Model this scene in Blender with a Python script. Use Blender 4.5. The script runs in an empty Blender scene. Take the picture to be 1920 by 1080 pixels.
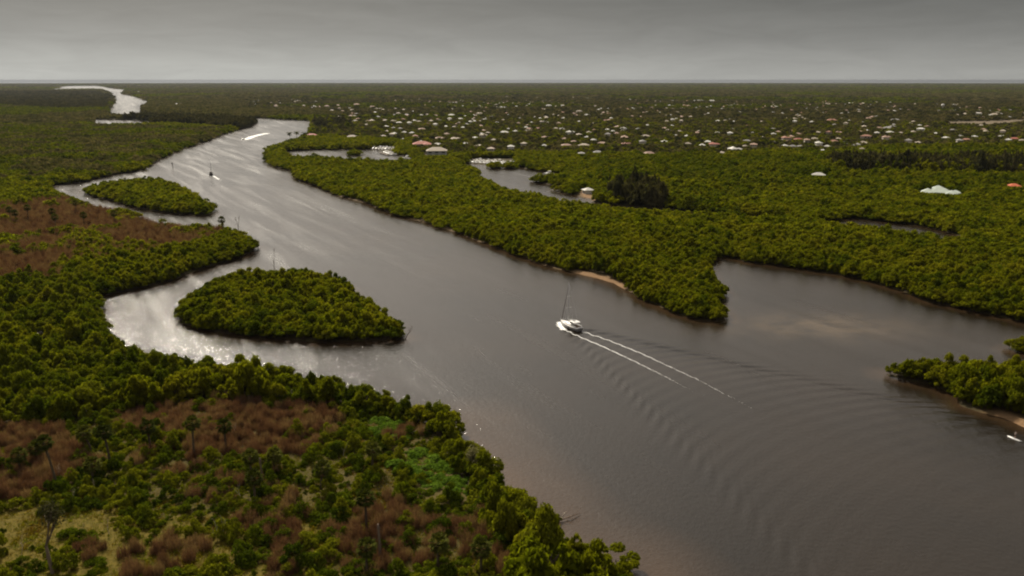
import bpy, bmesh, math, random
import numpy as np
from mathutils import Vector, Matrix

R = math.radians
rng = np.random.default_rng(7)
random.seed(7)
scene = bpy.context.scene
COL = scene.collection

# ------------------------------------------------------------------ camera
CAM_H = 80.0
FOCAL = 1500.0            # pixels on a 1920 wide frame
PITCH = math.atan((540.0 - 150.5) / FOCAL)
cd = bpy.data.cameras.new('camera')
cam = bpy.data.objects.new('camera', cd); COL.objects.link(cam)
cam.location = (0, 0, CAM_H)
cam.rotation_euler = (R(90) - PITCH, 0, 0)
cd.sensor_width = 36.0
cd.lens = FOCAL / 1920.0 * 36.0
cd.clip_start = 1.0
cd.clip_end = 120000.0
scene.camera = cam

# ------------------------------------------------------------------ sky, sun, exposure
SUN_AZ, SUN_EL = R(-26.0), R(41.0)          # azimuth from +Y, clockwise positive
SUN_DIR = Vector((math.sin(SUN_AZ) * math.cos(SUN_EL), math.cos(SUN_AZ) * math.cos(SUN_EL), math.sin(SUN_EL)))
world = bpy.data.worlds.new('World'); scene.world = world
world.use_nodes = True
wn = world.node_tree; wn.nodes.clear()


def W(kind, **kw):
    n = wn.nodes.new(kind)
    for k, v in kw.items():
        setattr(n, k, v)
    return n


w_out = W('ShaderNodeOutputWorld')
w_bg = W('ShaderNodeBackground')
sky = W('ShaderNodeTexSky', sky_type='NISHITA', sun_disc=False)
sky.sun_elevation = SUN_EL; sky.sun_rotation = SUN_AZ
sky.air_density = 1.2; sky.dust_density = 6.0; sky.ozone_density = 1.0
w_co = W('ShaderNodeTexCoord')
w_sep = W('ShaderNodeSeparateXYZ')
wn.links.new(w_co.outputs['Generated'], w_sep.inputs[0])
ramp = W('ShaderNodeValToRGB')                    # overcast deck: pale at the horizon, darker above, then brightened out of view to lift the water
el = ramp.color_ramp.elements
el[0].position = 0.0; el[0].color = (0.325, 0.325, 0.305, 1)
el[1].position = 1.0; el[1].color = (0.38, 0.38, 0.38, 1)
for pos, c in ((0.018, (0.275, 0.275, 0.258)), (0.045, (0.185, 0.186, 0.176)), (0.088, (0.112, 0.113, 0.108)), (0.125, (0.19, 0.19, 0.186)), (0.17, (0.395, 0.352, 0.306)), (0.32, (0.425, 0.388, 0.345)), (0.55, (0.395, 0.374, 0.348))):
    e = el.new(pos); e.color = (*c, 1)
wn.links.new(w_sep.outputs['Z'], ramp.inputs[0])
# streaky stratus: noise on the direction, stretched flat
w_map = W('ShaderNodeMapping'); w_map.inputs['Scale'].default_value = (5.0, 5.0, 30.0)
wn.links.new(w_co.outputs['Generated'], w_map.inputs[0])
w_noi = W('ShaderNodeTexNoise'); w_noi.inputs['Scale'].default_value = 2.2; w_noi.inputs['Detail'].default_value = 7; w_noi.inputs['Roughness'].default_value = 0.6
w_noi.inputs['Distortion'].default_value = 0.7
wn.links.new(w_map.outputs[0], w_noi.inputs[0])
w_mr = W('ShaderNodeMapRange'); w_mr.inputs['From Min'].default_value = 0.3; w_mr.inputs['From Max'].default_value = 0.7
w_mr.inputs['To Min'].default_value = 0.93; w_mr.inputs['To Max'].default_value = 1.06
wn.links.new(w_noi.outputs[0], w_mr.inputs[0])
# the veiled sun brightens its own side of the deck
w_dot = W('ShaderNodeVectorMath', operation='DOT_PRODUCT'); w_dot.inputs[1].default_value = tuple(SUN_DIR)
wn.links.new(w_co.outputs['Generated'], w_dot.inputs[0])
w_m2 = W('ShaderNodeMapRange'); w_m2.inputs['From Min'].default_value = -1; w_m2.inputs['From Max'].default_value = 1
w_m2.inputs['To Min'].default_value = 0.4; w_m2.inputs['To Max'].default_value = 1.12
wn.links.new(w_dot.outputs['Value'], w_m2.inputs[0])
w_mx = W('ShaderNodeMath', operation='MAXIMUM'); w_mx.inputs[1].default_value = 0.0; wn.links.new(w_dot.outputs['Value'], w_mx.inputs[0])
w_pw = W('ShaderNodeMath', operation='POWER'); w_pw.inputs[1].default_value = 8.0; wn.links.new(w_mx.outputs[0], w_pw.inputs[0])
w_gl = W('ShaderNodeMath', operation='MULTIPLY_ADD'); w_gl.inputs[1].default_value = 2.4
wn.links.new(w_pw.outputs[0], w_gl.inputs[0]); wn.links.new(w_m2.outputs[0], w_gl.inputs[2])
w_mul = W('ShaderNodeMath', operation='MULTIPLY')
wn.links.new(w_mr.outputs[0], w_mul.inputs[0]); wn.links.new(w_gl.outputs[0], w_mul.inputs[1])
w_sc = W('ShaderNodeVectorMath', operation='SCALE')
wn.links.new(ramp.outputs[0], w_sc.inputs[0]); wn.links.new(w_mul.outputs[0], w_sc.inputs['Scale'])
w_sk = W('ShaderNodeVectorMath', operation='SCALE'); w_sk.inputs['Scale'].default_value = 0.004
wn.links.new(sky.outputs[0], w_sk.inputs[0])
w_add = W('ShaderNodeVectorMath', operation='ADD')
wn.links.new(w_sc.outputs[0], w_add.inputs[0]); wn.links.new(w_sk.outputs[0], w_add.inputs[1])
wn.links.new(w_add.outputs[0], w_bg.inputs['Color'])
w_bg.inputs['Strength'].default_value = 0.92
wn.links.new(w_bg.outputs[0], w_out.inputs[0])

sd = bpy.data.lights.new('sun', 'SUN'); sd.energy = 5.0; sd.angle = R(7.0); sd.color = (1.0, 0.91, 0.76)
sun = bpy.data.objects.new('sun', sd); COL.objects.link(sun)
sun.rotation_euler = (-SUN_DIR).to_track_quat('-Z', 'Y').to_euler()
sun.location = (-200, 400, 500)

vs = scene.view_settings
vs.view_transform = 'Standard'; vs.look = 'None'; vs.exposure = 0.45; vs.gamma = 1.0; vs.use_curve_mapping = False
scene.render.engine = 'CYCLES'
cy = scene.cycles
cy.use_denoising = True
cy.filter_width = 2.1
cy.max_bounces = 6; cy.diffuse_bounces = 2; cy.glossy_bounces = 2; cy.transmission_bounces = 2; cy.volume_bounces = 0; cy.transparent_max_bounces = 8
cy.sample_clamp_indirect = 4.0
cy.caustics_reflective = False; cy.caustics_refractive = False

# ------------------------------------------------------------------ helpers
CP, SP = math.cos(PITCH), math.sin(PITCH)


def at(u, v, z=0.0):
    """ground position (at height z) seen at pixel u, v of the 1920 x 1080 photograph"""
    a = (u - 960.0) / FOCAL; b = (540.0 - v) / FOCAL
    dz = -SP + b * CP
    t = (z - CAM_H) / dz
    return a * t, (CP + b * SP) * t


def poly(pts):
    return np.array([at(*p) for p in pts])


def proj(x, y, z=0.0):
    """world arrays -> pixels (only used to sort and to test what is in view)"""
    x = np.asarray(x, float); y = np.asarray(y, float); zz = np.asarray(z, float) - CAM_H
    d = y * CP - zz * SP
    up = y * SP + zz * CP
    return 960 + FOCAL * x / d, 540 - FOCAL * up / d


def inside(P, X, Y):
    res = np.zeros(X.shape, bool)
    x0, y0 = P[-1]
    lo, hi = P.min(0), P.max(0)
    m = (X >= lo[0]) & (X <= hi[0]) & (Y >= lo[1]) & (Y <= hi[1])
    xs, ys = X[m], Y[m]
    r = np.zeros(xs.shape, bool)
    for x1, y1 in P:
        if y1 != y0:
            c = ((y1 > ys) != (y0 > ys)) & (xs < (x0 - x1) * (ys - y1) / (y0 - y1) + x1)
            r ^= c
        x0, y0 = x1, y1
    res[m] = r
    return res


def edge_dist(P, X, Y, closed=True):
    best = np.full(X.shape, 1e18)
    n = len(P)
    for i in range(n if closed else n - 1):
        ax, ay = P[i]; bx, by = P[(i + 1) % n]
        dx, dy = bx - ax, by - ay
        L = dx * dx + dy * dy + 1e-9
        t = np.clip(((X - ax) * dx + (Y - ay) * dy) / L, 0, 1)
        d = (X - ax - t * dx) ** 2 + (Y - ay - t * dy) ** 2
        np.minimum(best, d, out=best)
    return np.sqrt(best)


def vnoise(X, Y, s, seed=0):
    """smooth value noise in 0..1"""
    x = X / s + seed * 17.13; y = Y / s - seed * 9.7
    xi = np.floor(x).astype(np.int64); yi = np.floor(y).astype(np.int64)
    fx = x - xi; fy = y - yi
    fx = fx * fx * (3 - 2 * fx); fy = fy * fy * (3 - 2 * fy)

    def h(i, j):
        n = (i * 374761393 + j * 668265263 + seed * 982451653) & 0x7fffffff
        n = ((n ^ (n >> 13)) * 1274126177) & 0x7fffffff
        return ((n ^ (n >> 16)) & 0xffff) / 65535.0
    return (h(xi, yi) * (1 - fx) + h(xi + 1, yi) * fx) * (1 - fy) + (h(xi, yi + 1) * (1 - fx) + h(xi + 1, yi + 1) * fx) * fy


def fnoise(X, Y, s, seed=0):
    return 0.55 * vnoise(X, Y, s, seed) + 0.3 * vnoise(X, Y, s * 0.47, seed + 1) + 0.15 * vnoise(X, Y, s * 0.21, seed + 2)


# ------------------------------------------------------------------ materials
MATS = {}


class NT:
    def __init__(self, name):
        self.m = bpy.data.materials.new(name); self.m.use_nodes = True
        self.t = self.m.node_tree; self.t.nodes.clear()
        self.out = self.t.nodes.new('ShaderNodeOutputMaterial')
        MATS[name] = self.m

    def n(self, kind, **kw):
        x = self.t.nodes.new(kind)
        for k, v in kw.items():
            setattr(x, k, v)
        return x

    def l(self, a, b):
        self.t.links.new(a, b)

    def noise(self, scale, detail=4, rough=0.55, vec=None):
        x = self.n('ShaderNodeTexNoise'); x.inputs['Scale'].default_value = scale
        x.inputs['Detail'].default_value = detail; x.inputs['Roughness'].default_value = rough
        if vec is not None:
            self.l(vec, x.inputs['Vector'])
        return x

    def ramp(self, src, stops):
        r = self.n('ShaderNodeValToRGB'); e = r.color_ramp.elements
        e[0].position = stops[0][0]; e[0].color = (*stops[0][1], 1)
        e[1].position = stops[-1][0]; e[1].color = (*stops[-1][1], 1)
        for p, c in stops[1:-1]:
            q = e.new(p); q.color = (*c, 1)
        self.l(src, r.inputs[0])
        return r

    def mix(self, fac, a, b, blend='MIX'):
        x = self.n('ShaderNodeMix', data_type='RGBA', blend_type=blend)
        for s, i in ((fac, 0), (a, 6), (b, 7)):
            if isinstance(s, (int, float)):
                x.inputs[i].default_value = s
            elif isinstance(s, tuple):
                x.inputs[i].default_value = (*s, 1)
            else:
                self.l(s, x.inputs[i])
        return x.outputs[2]

    def rng(self, src, a, b, c, d):
        x = self.n('ShaderNodeMapRange')
        x.inputs[1].default_value = a; x.inputs[2].default_value = b; x.inputs[3].default_value = c; x.inputs[4].default_value = d
        self.l(src, x.inputs[0]); return x.outputs[0]

    def bsdf(self, color, rough=0.8, spec=0.3, normal=None):
        b = self.n('ShaderNodeBsdfPrincipled')
        if isinstance(color, tuple):
            b.inputs['Base Color'].default_value = (*color, 1)
        else:
            self.l(color, b.inputs['Base Color'])
        if isinstance(rough, (int, float)):
            b.inputs['Roughness'].default_value = rough
        else:
            self.l(rough, b.inputs['Roughness'])
        b.inputs['Specular IOR Level'].default_value = spec
        if normal is not None:
            self.l(normal, b.inputs['Normal'])
        return b


def leaf_mat(name, dark, mid, light, patch=40.0, transl=0.38, wr=0.5, lo=0.40, hi=1.08):
    """foliage: colour varies per plant, per patch of woodland and per leaf"""
    k = NT(name)
    geo = k.n('ShaderNodeNewGeometry'); oi = k.n('ShaderNodeObjectInfo')
    big = k.noise(1.0 / patch, 3, 0.55, geo.outputs['Position'])
    sml = k.noise(0.45, 2, 0.6, geo.outputs['Position'])
    a = k.n('ShaderNodeMath', operation='MULTIPLY_ADD'); a.inputs[1].default_value = wr; k.l(oi.outputs['Random'], a.inputs[0])
    m1 = k.n('ShaderNodeMath', operation='MULTIPLY'); m1.inputs[1].default_value = 0.75; k.l(big.outputs[0], m1.inputs[0])
    k.l(m1.outputs[0], a.inputs[2])
    a2 = k.n('ShaderNodeMath', operation='MULTIPLY_ADD'); a2.inputs[1].default_value = 0.36; k.l(sml.outputs[0], a2.inputs[0]); k.l(a.outputs[0], a2.inputs[2])
    r = k.ramp(a2.outputs[0], [(lo, dark), ((lo + hi) / 2, mid), (hi, light)])
    isl = k.rng(geo.outputs['Random Per Island'], 0, 1, 0.6, 1.4)
    col = k.n('ShaderNodeVectorMath', operation='SCALE'); k.l(r.outputs[0], col.inputs[0]); k.l(isl, col.inputs['Scale'])
    d = k.n('ShaderNodeBsdfDiffuse'); k.l(col.outputs[0], d.inputs[0])
    t = k.n('ShaderNodeBsdfTranslucent')
    tc = k.n('ShaderNodeVectorMath', operation='MULTIPLY'); tc.inputs[1].default_value = (1.15, 1.2, 0.6); k.l(col.outputs[0], tc.inputs[0]); k.l(tc.outputs[0], t.inputs[0])
    mx = k.n('ShaderNodeMixShader'); mx.inputs[0].default_value = transl
    k.l(d.outputs[0], mx.inputs[1]); k.l(t.outputs[0], mx.inputs[2])
    k.l(mx.outputs[0], k.out.inputs[0])
    return k.m


def plain_mat(name, color, rough=0.7, var=0.15, scale=1.5, spec=0.3, rnd=0.0):
    k = NT(name)
    tc = k.n('ShaderNodeTexCoord')
    nz = k.noise(scale, 5, 0.6, tc.outputs['Object'])
    f = k.rng(nz.outputs[0], 0.25, 0.75, 1 - var, 1 + var)
    if rnd:
        oi = k.n('ShaderNodeObjectInfo')
        g = k.rng(oi.outputs['Random'], 0, 1, 1 - rnd, 1 + rnd)
        mm = k.n('ShaderNodeMath', operation='MULTIPLY'); k.l(f, mm.inputs[0]); k.l(g, mm.inputs[1]); f = mm.outputs[0]
    c = k.n('ShaderNodeVectorMath', operation='SCALE'); c.inputs[0].default_value = color; k.l(f, c.inputs['Scale'])
    b = k.bsdf(c.outputs[0], rough, spec)
    k.l(b.outputs[0], k.out.inputs[0])
    return k.m


M_MANG = leaf_mat('mangrove_leaves', (0.068, 0.084, 0.003), (0.112, 0.116, 0.004), (0.160, 0.146, 0.008), 26, 0.52, 0.24, 0.40, 0.90)
M_HAM = leaf_mat('hammock_leaves', (0.036, 0.050, 0.003), (0.076, 0.092, 0.004), (0.128, 0.130, 0.007), 26)
M_TOWN = leaf_mat('town_tree_leaves', (0.040, 0.042, 0.018), (0.076, 0.072, 0.026), (0.130, 0.106, 0.050), 60)
M_DARK = leaf_mat('pine_needles', (0.030, 0.031, 0.014), (0.050, 0.047, 0.021), (0.078, 0.068, 0.030), 60, 0.25)
M_BUSH = leaf_mat('scrub_leaves', (0.034, 0.050, 0.004), (0.078, 0.098, 0.005), (0.140, 0.142, 0.008), 9, 0.28, 0.62, 0.45, 1.2)
M_LIME = leaf_mat('vine_leaves', (0.06, 0.10, 0.010), (0.085, 0.14, 0.014), (0.12, 0.18, 0.02), 10)
M_BROWN = leaf_mat('dead_brush', (0.085, 0.040, 0.028), (0.138, 0.068, 0.046), (0.195, 0.118, 0.068), 9, 0.25)
M_PALM = leaf_mat('palm_fronds', (0.022, 0.027, 0.006), (0.042, 0.048, 0.009), (0.078, 0.080, 0.016), 14, 0.2)
M_GRASS = leaf_mat('grass_blades', (0.125, 0.066, 0.018), (0.150, 0.112, 0.010), (0.135, 0.150, 0.012), 12, 0.3, 0.3, 0.45, 0.85)
M_PALE = leaf_mat('pale_leaves', (0.06, 0.055, 0.028), (0.10, 0.09, 0.045), (0.15, 0.135, 0.07), 12, 0.25)
M_BARK = plain_mat('bark', (0.085, 0.065, 0.045), 0.9, 0.35, 2.5, 0.1, 0.2)
M_GREYWOOD = plain_mat('bleached_wood', (0.34, 0.29, 0.23), 0.85, 0.3, 3.0, 0.1, 0.2)
M_DEADWOOD = plain_mat('dead_wood', (0.16, 0.12, 0.09), 0.9, 0.3, 3.0, 0.1, 0.2)

# ------------------------------------------------------------------ object helpers


def tag(o, label=None, cat=None, group=None, kind=None):
    if label: o['label'] = label
    if cat: o['category'] = cat
    if group: o['group'] = group
    if kind: o['kind'] = kind
    return o


def new_obj(name, data, parent=None, loc=None, mat=None):
    o = bpy.data.objects.new(name, data); COL.objects.link(o)
    if parent is not None: o.parent = parent
    if loc is not None: o.location = loc
    return o


def empty(name, loc, rz=0.0, scale=None):
    o = new_obj(name, None, None, loc)
    o.rotation_euler = (0, 0, rz)
    if scale is not None: o.scale = scale
    o.empty_display_size = 0.5
    return o


def np_mesh(name, V, F, mats, mat_idx=None, smooth=False):
    """V (n,3), F (m,k) with k = 3 or 4 (all the same)"""
    me = bpy.data.meshes.new(name)
    V = np.asarray(V, np.float32); F = np.asarray(F, np.int32)
    k = F.shape[1]
    me.vertices.add(len(V)); me.vertices.foreach_set('co', V.ravel())
    me.loops.add(F.size); me.loops.foreach_set('vertex_index', F.ravel())
    me.polygons.add(len(F))
    me.polygons.foreach_set('loop_start', np.arange(0, F.size, k, dtype=np.int32))
    for m in (mats if isinstance(mats, (list, tuple)) else [mats]):
        me.materials.append(m)
    if mat_idx is not None:
        me.polygons.foreach_set('material_index', np.asarray(mat_idx, np.int32))
    if smooth:
        me.polygons.foreach_set('use_smooth', np.ones(len(F), bool))
    me.update(calc_edges=True)
    me.validate()
    return me


class MB:
    """collects quads / triangles, boxes, tubes; every face keeps a material slot"""

    def __init__(self):
        self.v = []; self.f = []; self.mi = []

    def add(self, verts, faces, mi=0):
        b = len(self.v); self.v += [tuple(p) for p in verts]
        self.f += [tuple(i + b for i in q) for q in faces]; self.mi += [mi] * len(faces)

    def box(self, c, s, mi=0, rz=0.0):
        x, y, z = s[0] / 2, s[1] / 2, s[2] / 2
        cr, sr = math.cos(rz), math.sin(rz)
        vs_ = []
        for dx, dy, dz in ((-x, -y, -z), (x, -y, -z), (x, y, -z), (-x, y, -z), (-x, -y, z), (x, -y, z), (x, y, z), (-x, y, z)):
            vs_.append((c[0] + dx * cr - dy * sr, c[1] + dx * sr + dy * cr, c[2] + dz))
        self.add(vs_, [(0, 3, 2, 1), (4, 5, 6, 7), (0, 1, 5, 4), (1, 2, 6, 5), (2, 3, 7, 6), (3, 0, 4, 7)], mi)

    def tube(self, pts, radii, n=6, mi=0, cap=True):
        pts = [Vector(p) for p in pts]
        if isinstance(radii, (int, float)): radii = [radii] * len(pts)
        rings = []
        for i, p in enumerate(pts):
            d = (pts[min(i + 1, len(pts) - 1)] - pts[max(i - 1, 0)])
            d = d.normalized() if d.length > 1e-9 else Vector((0, 0, 1))
            a = d.orthogonal().normalized() if abs(d.z) < 0.99 else Vector((1, 0, 0))
            a = (a - d * a.dot(d)).normalized(); b = d.cross(a)
            rings.append([p + (a * math.cos(2 * math.pi * j / n) + b * math.sin(2 * math.pi * j / n)) * radii[i] for j in range(n)])
        base = len(self.v)
        for r in rings: self.v += [tuple(q) for q in r]
        for i in range(len(pts) - 1):
            for j in range(n):
                k = (j + 1) % n
                self.f.append((base + i * n + j, base + i * n + k, base + (i + 1) * n + k, base + (i + 1) * n + j)); self.mi.append(mi)
        if cap:
            self.f.append(tuple(base + j for j in range(n))[::-1]); self.mi.append(mi)
            e = base + (len(pts) - 1) * n
            self.f.append(tuple(e + j for j in range(n))); self.mi.append(mi)

    def mesh(self, name, mats, smooth=False):
        me = bpy.data.meshes.new(name); me.from_pydata(self.v, [], self.f)
        for m in (mats if isinstance(mats, (list, tuple)) else [mats]): me.materials.append(m)
        me.polygons.foreach_set('material_index', self.mi)
        if smooth: me.polygons.foreach_set('use_smooth', [True] * len(self.f))
        me.update(); return me

    def build(self, name, mats, parent=None, smooth=False, loc=None):
        return new_obj(name, self.mesh(name, mats, smooth), parent, loc)


# ------------------------------------------------------------------ the shorelines, as polygons on the ground
RIVER = poly([
    (1215, 1190, 0), (1195, 1075, 2), (1182, 1045, 3), (1150, 1022, 4), (1110, 1030, 4), (1060, 1015, 3), (1022, 992, 3), (998, 958, 3), (965, 925, 4),
    (925, 880, 4), (890, 838, 4), (868, 800, 4), (855, 766, 6), (800, 750, 6), (740, 726, 6), (700, 713, 6), (640, 696, 6), (600, 684, 7),
    (560, 692, 6), (533, 677, 6), (477, 669, 6), (440, 672, 6), (400, 669, 6), (377, 657, 6), (317, 650, 6), (270, 649, 6), (209, 623, 5),
    (192, 606, 4), (184, 575, 2), (176, 558, 0.5), (213, 551, 0), (300, 532, 0), (400, 498, 0), (450, 482, 0), (473, 471, 0), (480, 460, 1),
    (460, 445, 5), (443, 428, 5), (413, 416, 6), (367, 416, 6), (300, 411, 6), (233, 386, 6), (180, 379, 6), (133, 365, 6), (92, 353, 4),
    (97, 348, 0), (143, 344, 0), (213, 328, 0), (268, 320, 0), (276, 312, 0), (283, 307, 0), (303, 297, 0), (340, 281, 0), (383, 267, 0),
    (417, 253, 0), (450, 243, 0), (472, 237, 0), (480, 230, 0), (484, 226, 1.5), (462, 221.5, 8), (400, 219.5, 8), (330, 217.5, 8),
    (270, 215, 8), (232, 212, 9), (205, 209, 9), (202, 203, 7), (215, 190, 4), (212, 180, 4), (200, 171, 4), (190, 167, 4), (150, 166, 8),
    (93, 167.5, 8), (110, 163, 0), (140, 160.5, 0), (180, 160.2, 0), (200, 163, 0), (215, 166.5, 0), (237, 168.5, 0), (233, 173, 0), (230, 177, 0),
    (250, 180, 0), (277, 189, 0), (275, 194, 3), (266, 199, 3), (266, 206, 4), (274, 209, 6), (330, 216.5, 0), (400, 219.3, 0), (455, 221.5, 0),
    (520, 223.5, 0), (583, 228, 0), (583, 236, 3), (579, 251, 2), (556, 259, 4), (530, 266, 5), (505, 274, 4), (497, 281, 2), (497, 293, 1),
    (503, 305, 0), (520, 315, 0), (545, 320, 0), (555, 322, 0), (556, 334, 0), (590, 348, 0), (630, 366, 0), (690, 383, 0), (745, 405, 0),
    (790, 416, 0), (860, 437, 0), (930, 466, 0), (1000, 491, 0), (1060, 508, 0), (1090, 514, 0), (1130, 524, 0), (1160, 537, 0), (1200, 560, 0),
    (1250, 581, 0), (1300, 598, 0), (1345, 604, 0), (1360, 599, 0.5), (1360, 580, 3), (1340, 563, 2), (1338, 555, 2), (1357, 545, 3),
    (1358, 528, 5), (1344, 511, 5), (1330, 500, 5), (1325, 491, 3), (1345, 482, 0), (1375, 484, 0), (1400, 492, 0), (1470, 500, 0), (1550, 512, 0),
    (1600, 521, 0), (1690, 545, 0), (1740, 566, 0), (1800, 578, 0), (1860, 590, 0), (1930, 606, 0), (2060, 630, 0), (2500, 680, 0),
    (2900, 900, 0), (2700, 1300, 0), (1900, 1900, 0)])
ISLANDS = {
    'oval': poly([(334, 580, 3), (342, 558, 5), (362, 538, 6), (400, 513, 6), (470, 493, 7), (520, 493, 7), (590, 500, 7), (648, 508, 7), (668, 533, 7),
                  (688, 557, 6), (718, 573, 6), (745, 593, 6), (757, 618, 3), (753, 635, 0), (700, 638, 0), (640, 640, 0), (590, 641, 0), (530, 635, 0),
                  (460, 631, 0), (400, 620, 0), (352, 610, 0), (340, 600, 0)]),
    'wedge': poly([(143, 358, 0), (200, 373.5, 0), (267, 393, 0), (333, 402, 0), (393, 405, 0), (402, 394, 2), (381, 372, 5), (343, 349, 5), (317, 334, 6),
                   (293, 328, 7), (250, 330, 7), (200, 336, 7), (155, 347, 6), (142, 352, 2)]),
    'east': poly([(1656, 694, 1), (1690, 676, 4), (1760, 667, 6), (1830, 663, 7), (1925, 659, 7), (2100, 668, 7), (2250, 760, 5), (2150, 860, 0), (1930, 803, 0),
                  (1880, 783, 0), (1845, 775, 0), (1797, 762, 0), (1793, 745, 0), (1780, 735, 1), (1750, 725, 0), (1700, 715, 0), (1658, 706, 0)]),
    'knoll': poly([(1896, 642, 3), (1908, 620, 6), (1930, 610, 7), (2050, 612, 7), (2070, 660, 0), (1930, 665, 0), (1902, 657, 0)]),
    'islet_a': poly([(654, 291.5, 0), (663, 293, 0), (674, 291.5, 0), (671, 287, 0), (657, 287, 0)]),
    'islet_b': poly([(917, 316, 0), (930, 318, 0), (940, 316.5, 0), (937, 312, 0), (920, 311.5, 0)]),
    'islet_c': poly([(946, 316.5, 0), (955, 317.5, 0), (964, 316, 0), (961, 312.5, 0), (948, 312.5, 0)]),
}
LAGOONS = [
    poly([(537, 291, 5), (560, 292, 5), (600, 293, 5), (650, 298, 5), (700, 298.5, 5), (745, 299.5, 5), (775, 299, 4), (770, 293, 0), (740, 290.5, 0),
          (720, 283, 0), (700, 280, 0), (640, 281, 0), (580, 281.5, 0), (545, 283.5, 0), (530, 286, 0)]),
    poly([(863, 306, 0), (882, 307, 0), (908, 309, 0), (940, 309, 0), (962, 309, 0), (974, 314, 0), (991, 318, 0), (1015, 320.5, 0), (1060, 326, 0), (1062, 329, 2), (1020, 330, 4), (996, 333, 4),
          (987, 338, 2), (988, 342, 0), (1013, 344, 0), (1035, 347, 0), (1060, 349, 1), (1040, 352, 3), (1037, 355, 0), (1041, 358, 0), (1064, 364.5, 0), (1085, 367, 0), (1088, 370, 0),
          (1108, 372, 0), (1114, 380, 0), (1200, 389, 0), (1300, 398, 0), (1400, 407, 0), (1482, 412, 0), (1486, 421, 0), (1400, 420, 0), (1300, 411, 0), (1200, 402, 0),
          (1117, 384, 5), (1068, 375, 5), (1045, 374, 5), (1030, 369, 5), (1013, 367, 5), (1008, 362, 5), (982, 361, 5), (968, 356, 5),
          (950, 352, 5), (939, 348, 5), (926, 342, 5), (922, 336, 5), (908, 332, 5), (892, 326, 5), (893, 316, 4), (885, 311, 4), (863, 309, 4)]),
    poly([(1530, 417, 0), (1566, 412, 0), (1598, 410, 0), (1636, 412, 0), (1675, 418, 0), (1719, 422, 0), (1762, 432, 0), (1800, 443, 0), (1830, 448, 0),
          (1788, 443, 5), (1741, 435, 5), (1710, 433, 5), (1636, 425, 5), (1594, 418, 5), (1544, 417, 5)]),
    poly([(173, 231, 6), (240, 231.5, 6), (290, 229.5, 6), (268, 226.5, 0), (240, 225, 0), (176, 224.5, 0)]),
    poly([(58, 574, 3), (64, 574, 3), (72, 600, 3), (92, 636, 2), (88, 646, 3), (70, 640, 3), (60, 604, 3)]),
]
SANDY = poly([(556, 336, 0), (590, 349, 0), (630, 366, 0), (690, 383, 0), (745, 405, 0), (790, 416, 0), (860, 437, 0), (930, 466, 0), (1000, 491, 0), (1060, 508, 0),
              (1090, 514, 0), (1130, 524, 0), (1160, 537, 0), (1200, 560, 0)])
SANDBAR = poly([(1086, 513, 0), (1130, 524, 0), (1162, 538, 0)])
SANDBAR2 = poly([(1880, 783, 0), (1930, 803, 0), (2000, 825, 0)])
SANDBAR3 = poly([(1092, 356, 1), (1100, 366, 1), (1112, 372, 1)])

Z_CLEAR = poly([(-700, 830, 0), (0, 805, 0), (200, 785, 0), (400, 752, 0), (560, 765, 0), (690, 775, 0), (790, 800, 0), (835, 850, 0), (880, 930, 0), (930, 985, 0),
                (965, 1040, 0), (985, 1100, 0), (1000, 1300, 0), (-700, 1300, 0)])
Z_BROWN = [poly([(200, 770, 0), (330, 775, 0), (420, 750, 0), (640, 772, 0), (640, 815, 0), (560, 862, 0), (390, 860, 0), (300, 822, 0), (230, 815, 0)]),
           poly([(-60, 810, 0), (120, 805, 0), (155, 890, 0), (60, 942, 0), (-60, 950, 0)]),
           poly([(645, 960, 0), (720, 935, 0), (800, 975, 0), (830, 1040, 0), (790, 1075, 0), (660, 1075, 0)]),
           poly([(500, 960, 0), (570, 960, 0), (560, 1090, 0), (500, 1090, 0)]),
           poly([(-60, 395, 1), (120, 375, 1), (260, 398, 1), (395, 422, 1), (428, 441, 1), (330, 474, 1), (170, 500, 1), (110, 530, 1), (-60, 540, 1)])]
Z_GRASS = [poly([(-60, 945, 0), (120, 950, 0), (300, 975, 0), (520, 965, 0), (640, 1000, 0), (620, 1100, 0), (-60, 1100, 0)])]
Z_LIME = [poly([(770, 845, 0), (850, 870, 0), (885, 935, 0), (800, 925, 0), (740, 880, 0)]), poly([(690, 790, 0), (760, 800, 0), (760, 835, 0), (690, 820, 0)])]
Z_TOWN = poly([(440, 184, 3), (620, 178, 3), (900, 176, 3), (1400, 180, 3), (2100, 186, 3), (2300, 262, 3), (1920, 270, 3), (1640, 276, 3), (1560, 284, 3), (1420, 284, 3), (1350, 290, 3),
               (1240, 290, 3), (1080, 289, 3), (960, 286, 3), (870, 292, 3), (790, 294, 3), (765, 264, 3), (640, 259, 3), (588, 254, 3), (585, 228, 3), (640, 210, 3), (590, 204, 3), (440, 202, 3)])
Z_PINE = [poly([(1550, 308, 0), (1640, 310, 0), (1760, 312, 0), (1940, 312, 0), (1960, 340, 0), (1860, 334, 0), (1760, 334, 0), (1700, 330, 0), (1570, 328, 0)]),
          poly([(1140, 368, 0), (1160, 385, 0), (1210, 392, 0), (1250, 392, 0), (1230, 362, 0), (1150, 352, 0)]),
          poly([(270, 219, 0), (330, 220, 0), (400, 222, 0), (462, 226, 0), (486, 232, 0), (450, 244, 0), (380, 238, 0), (270, 234, 0), (180, 236, 0), (180, 232, 0)]),
          poly([(590, 230, 0), (640, 226, 0), (665, 240, 0), (640, 247, 0), (590, 240, 0)]),
          poly([(-60, 172, 0), (180, 172, 0), (210, 182, 0), (200, 205, 0), (120, 206, 0), (-60, 196, 0)])]
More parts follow.
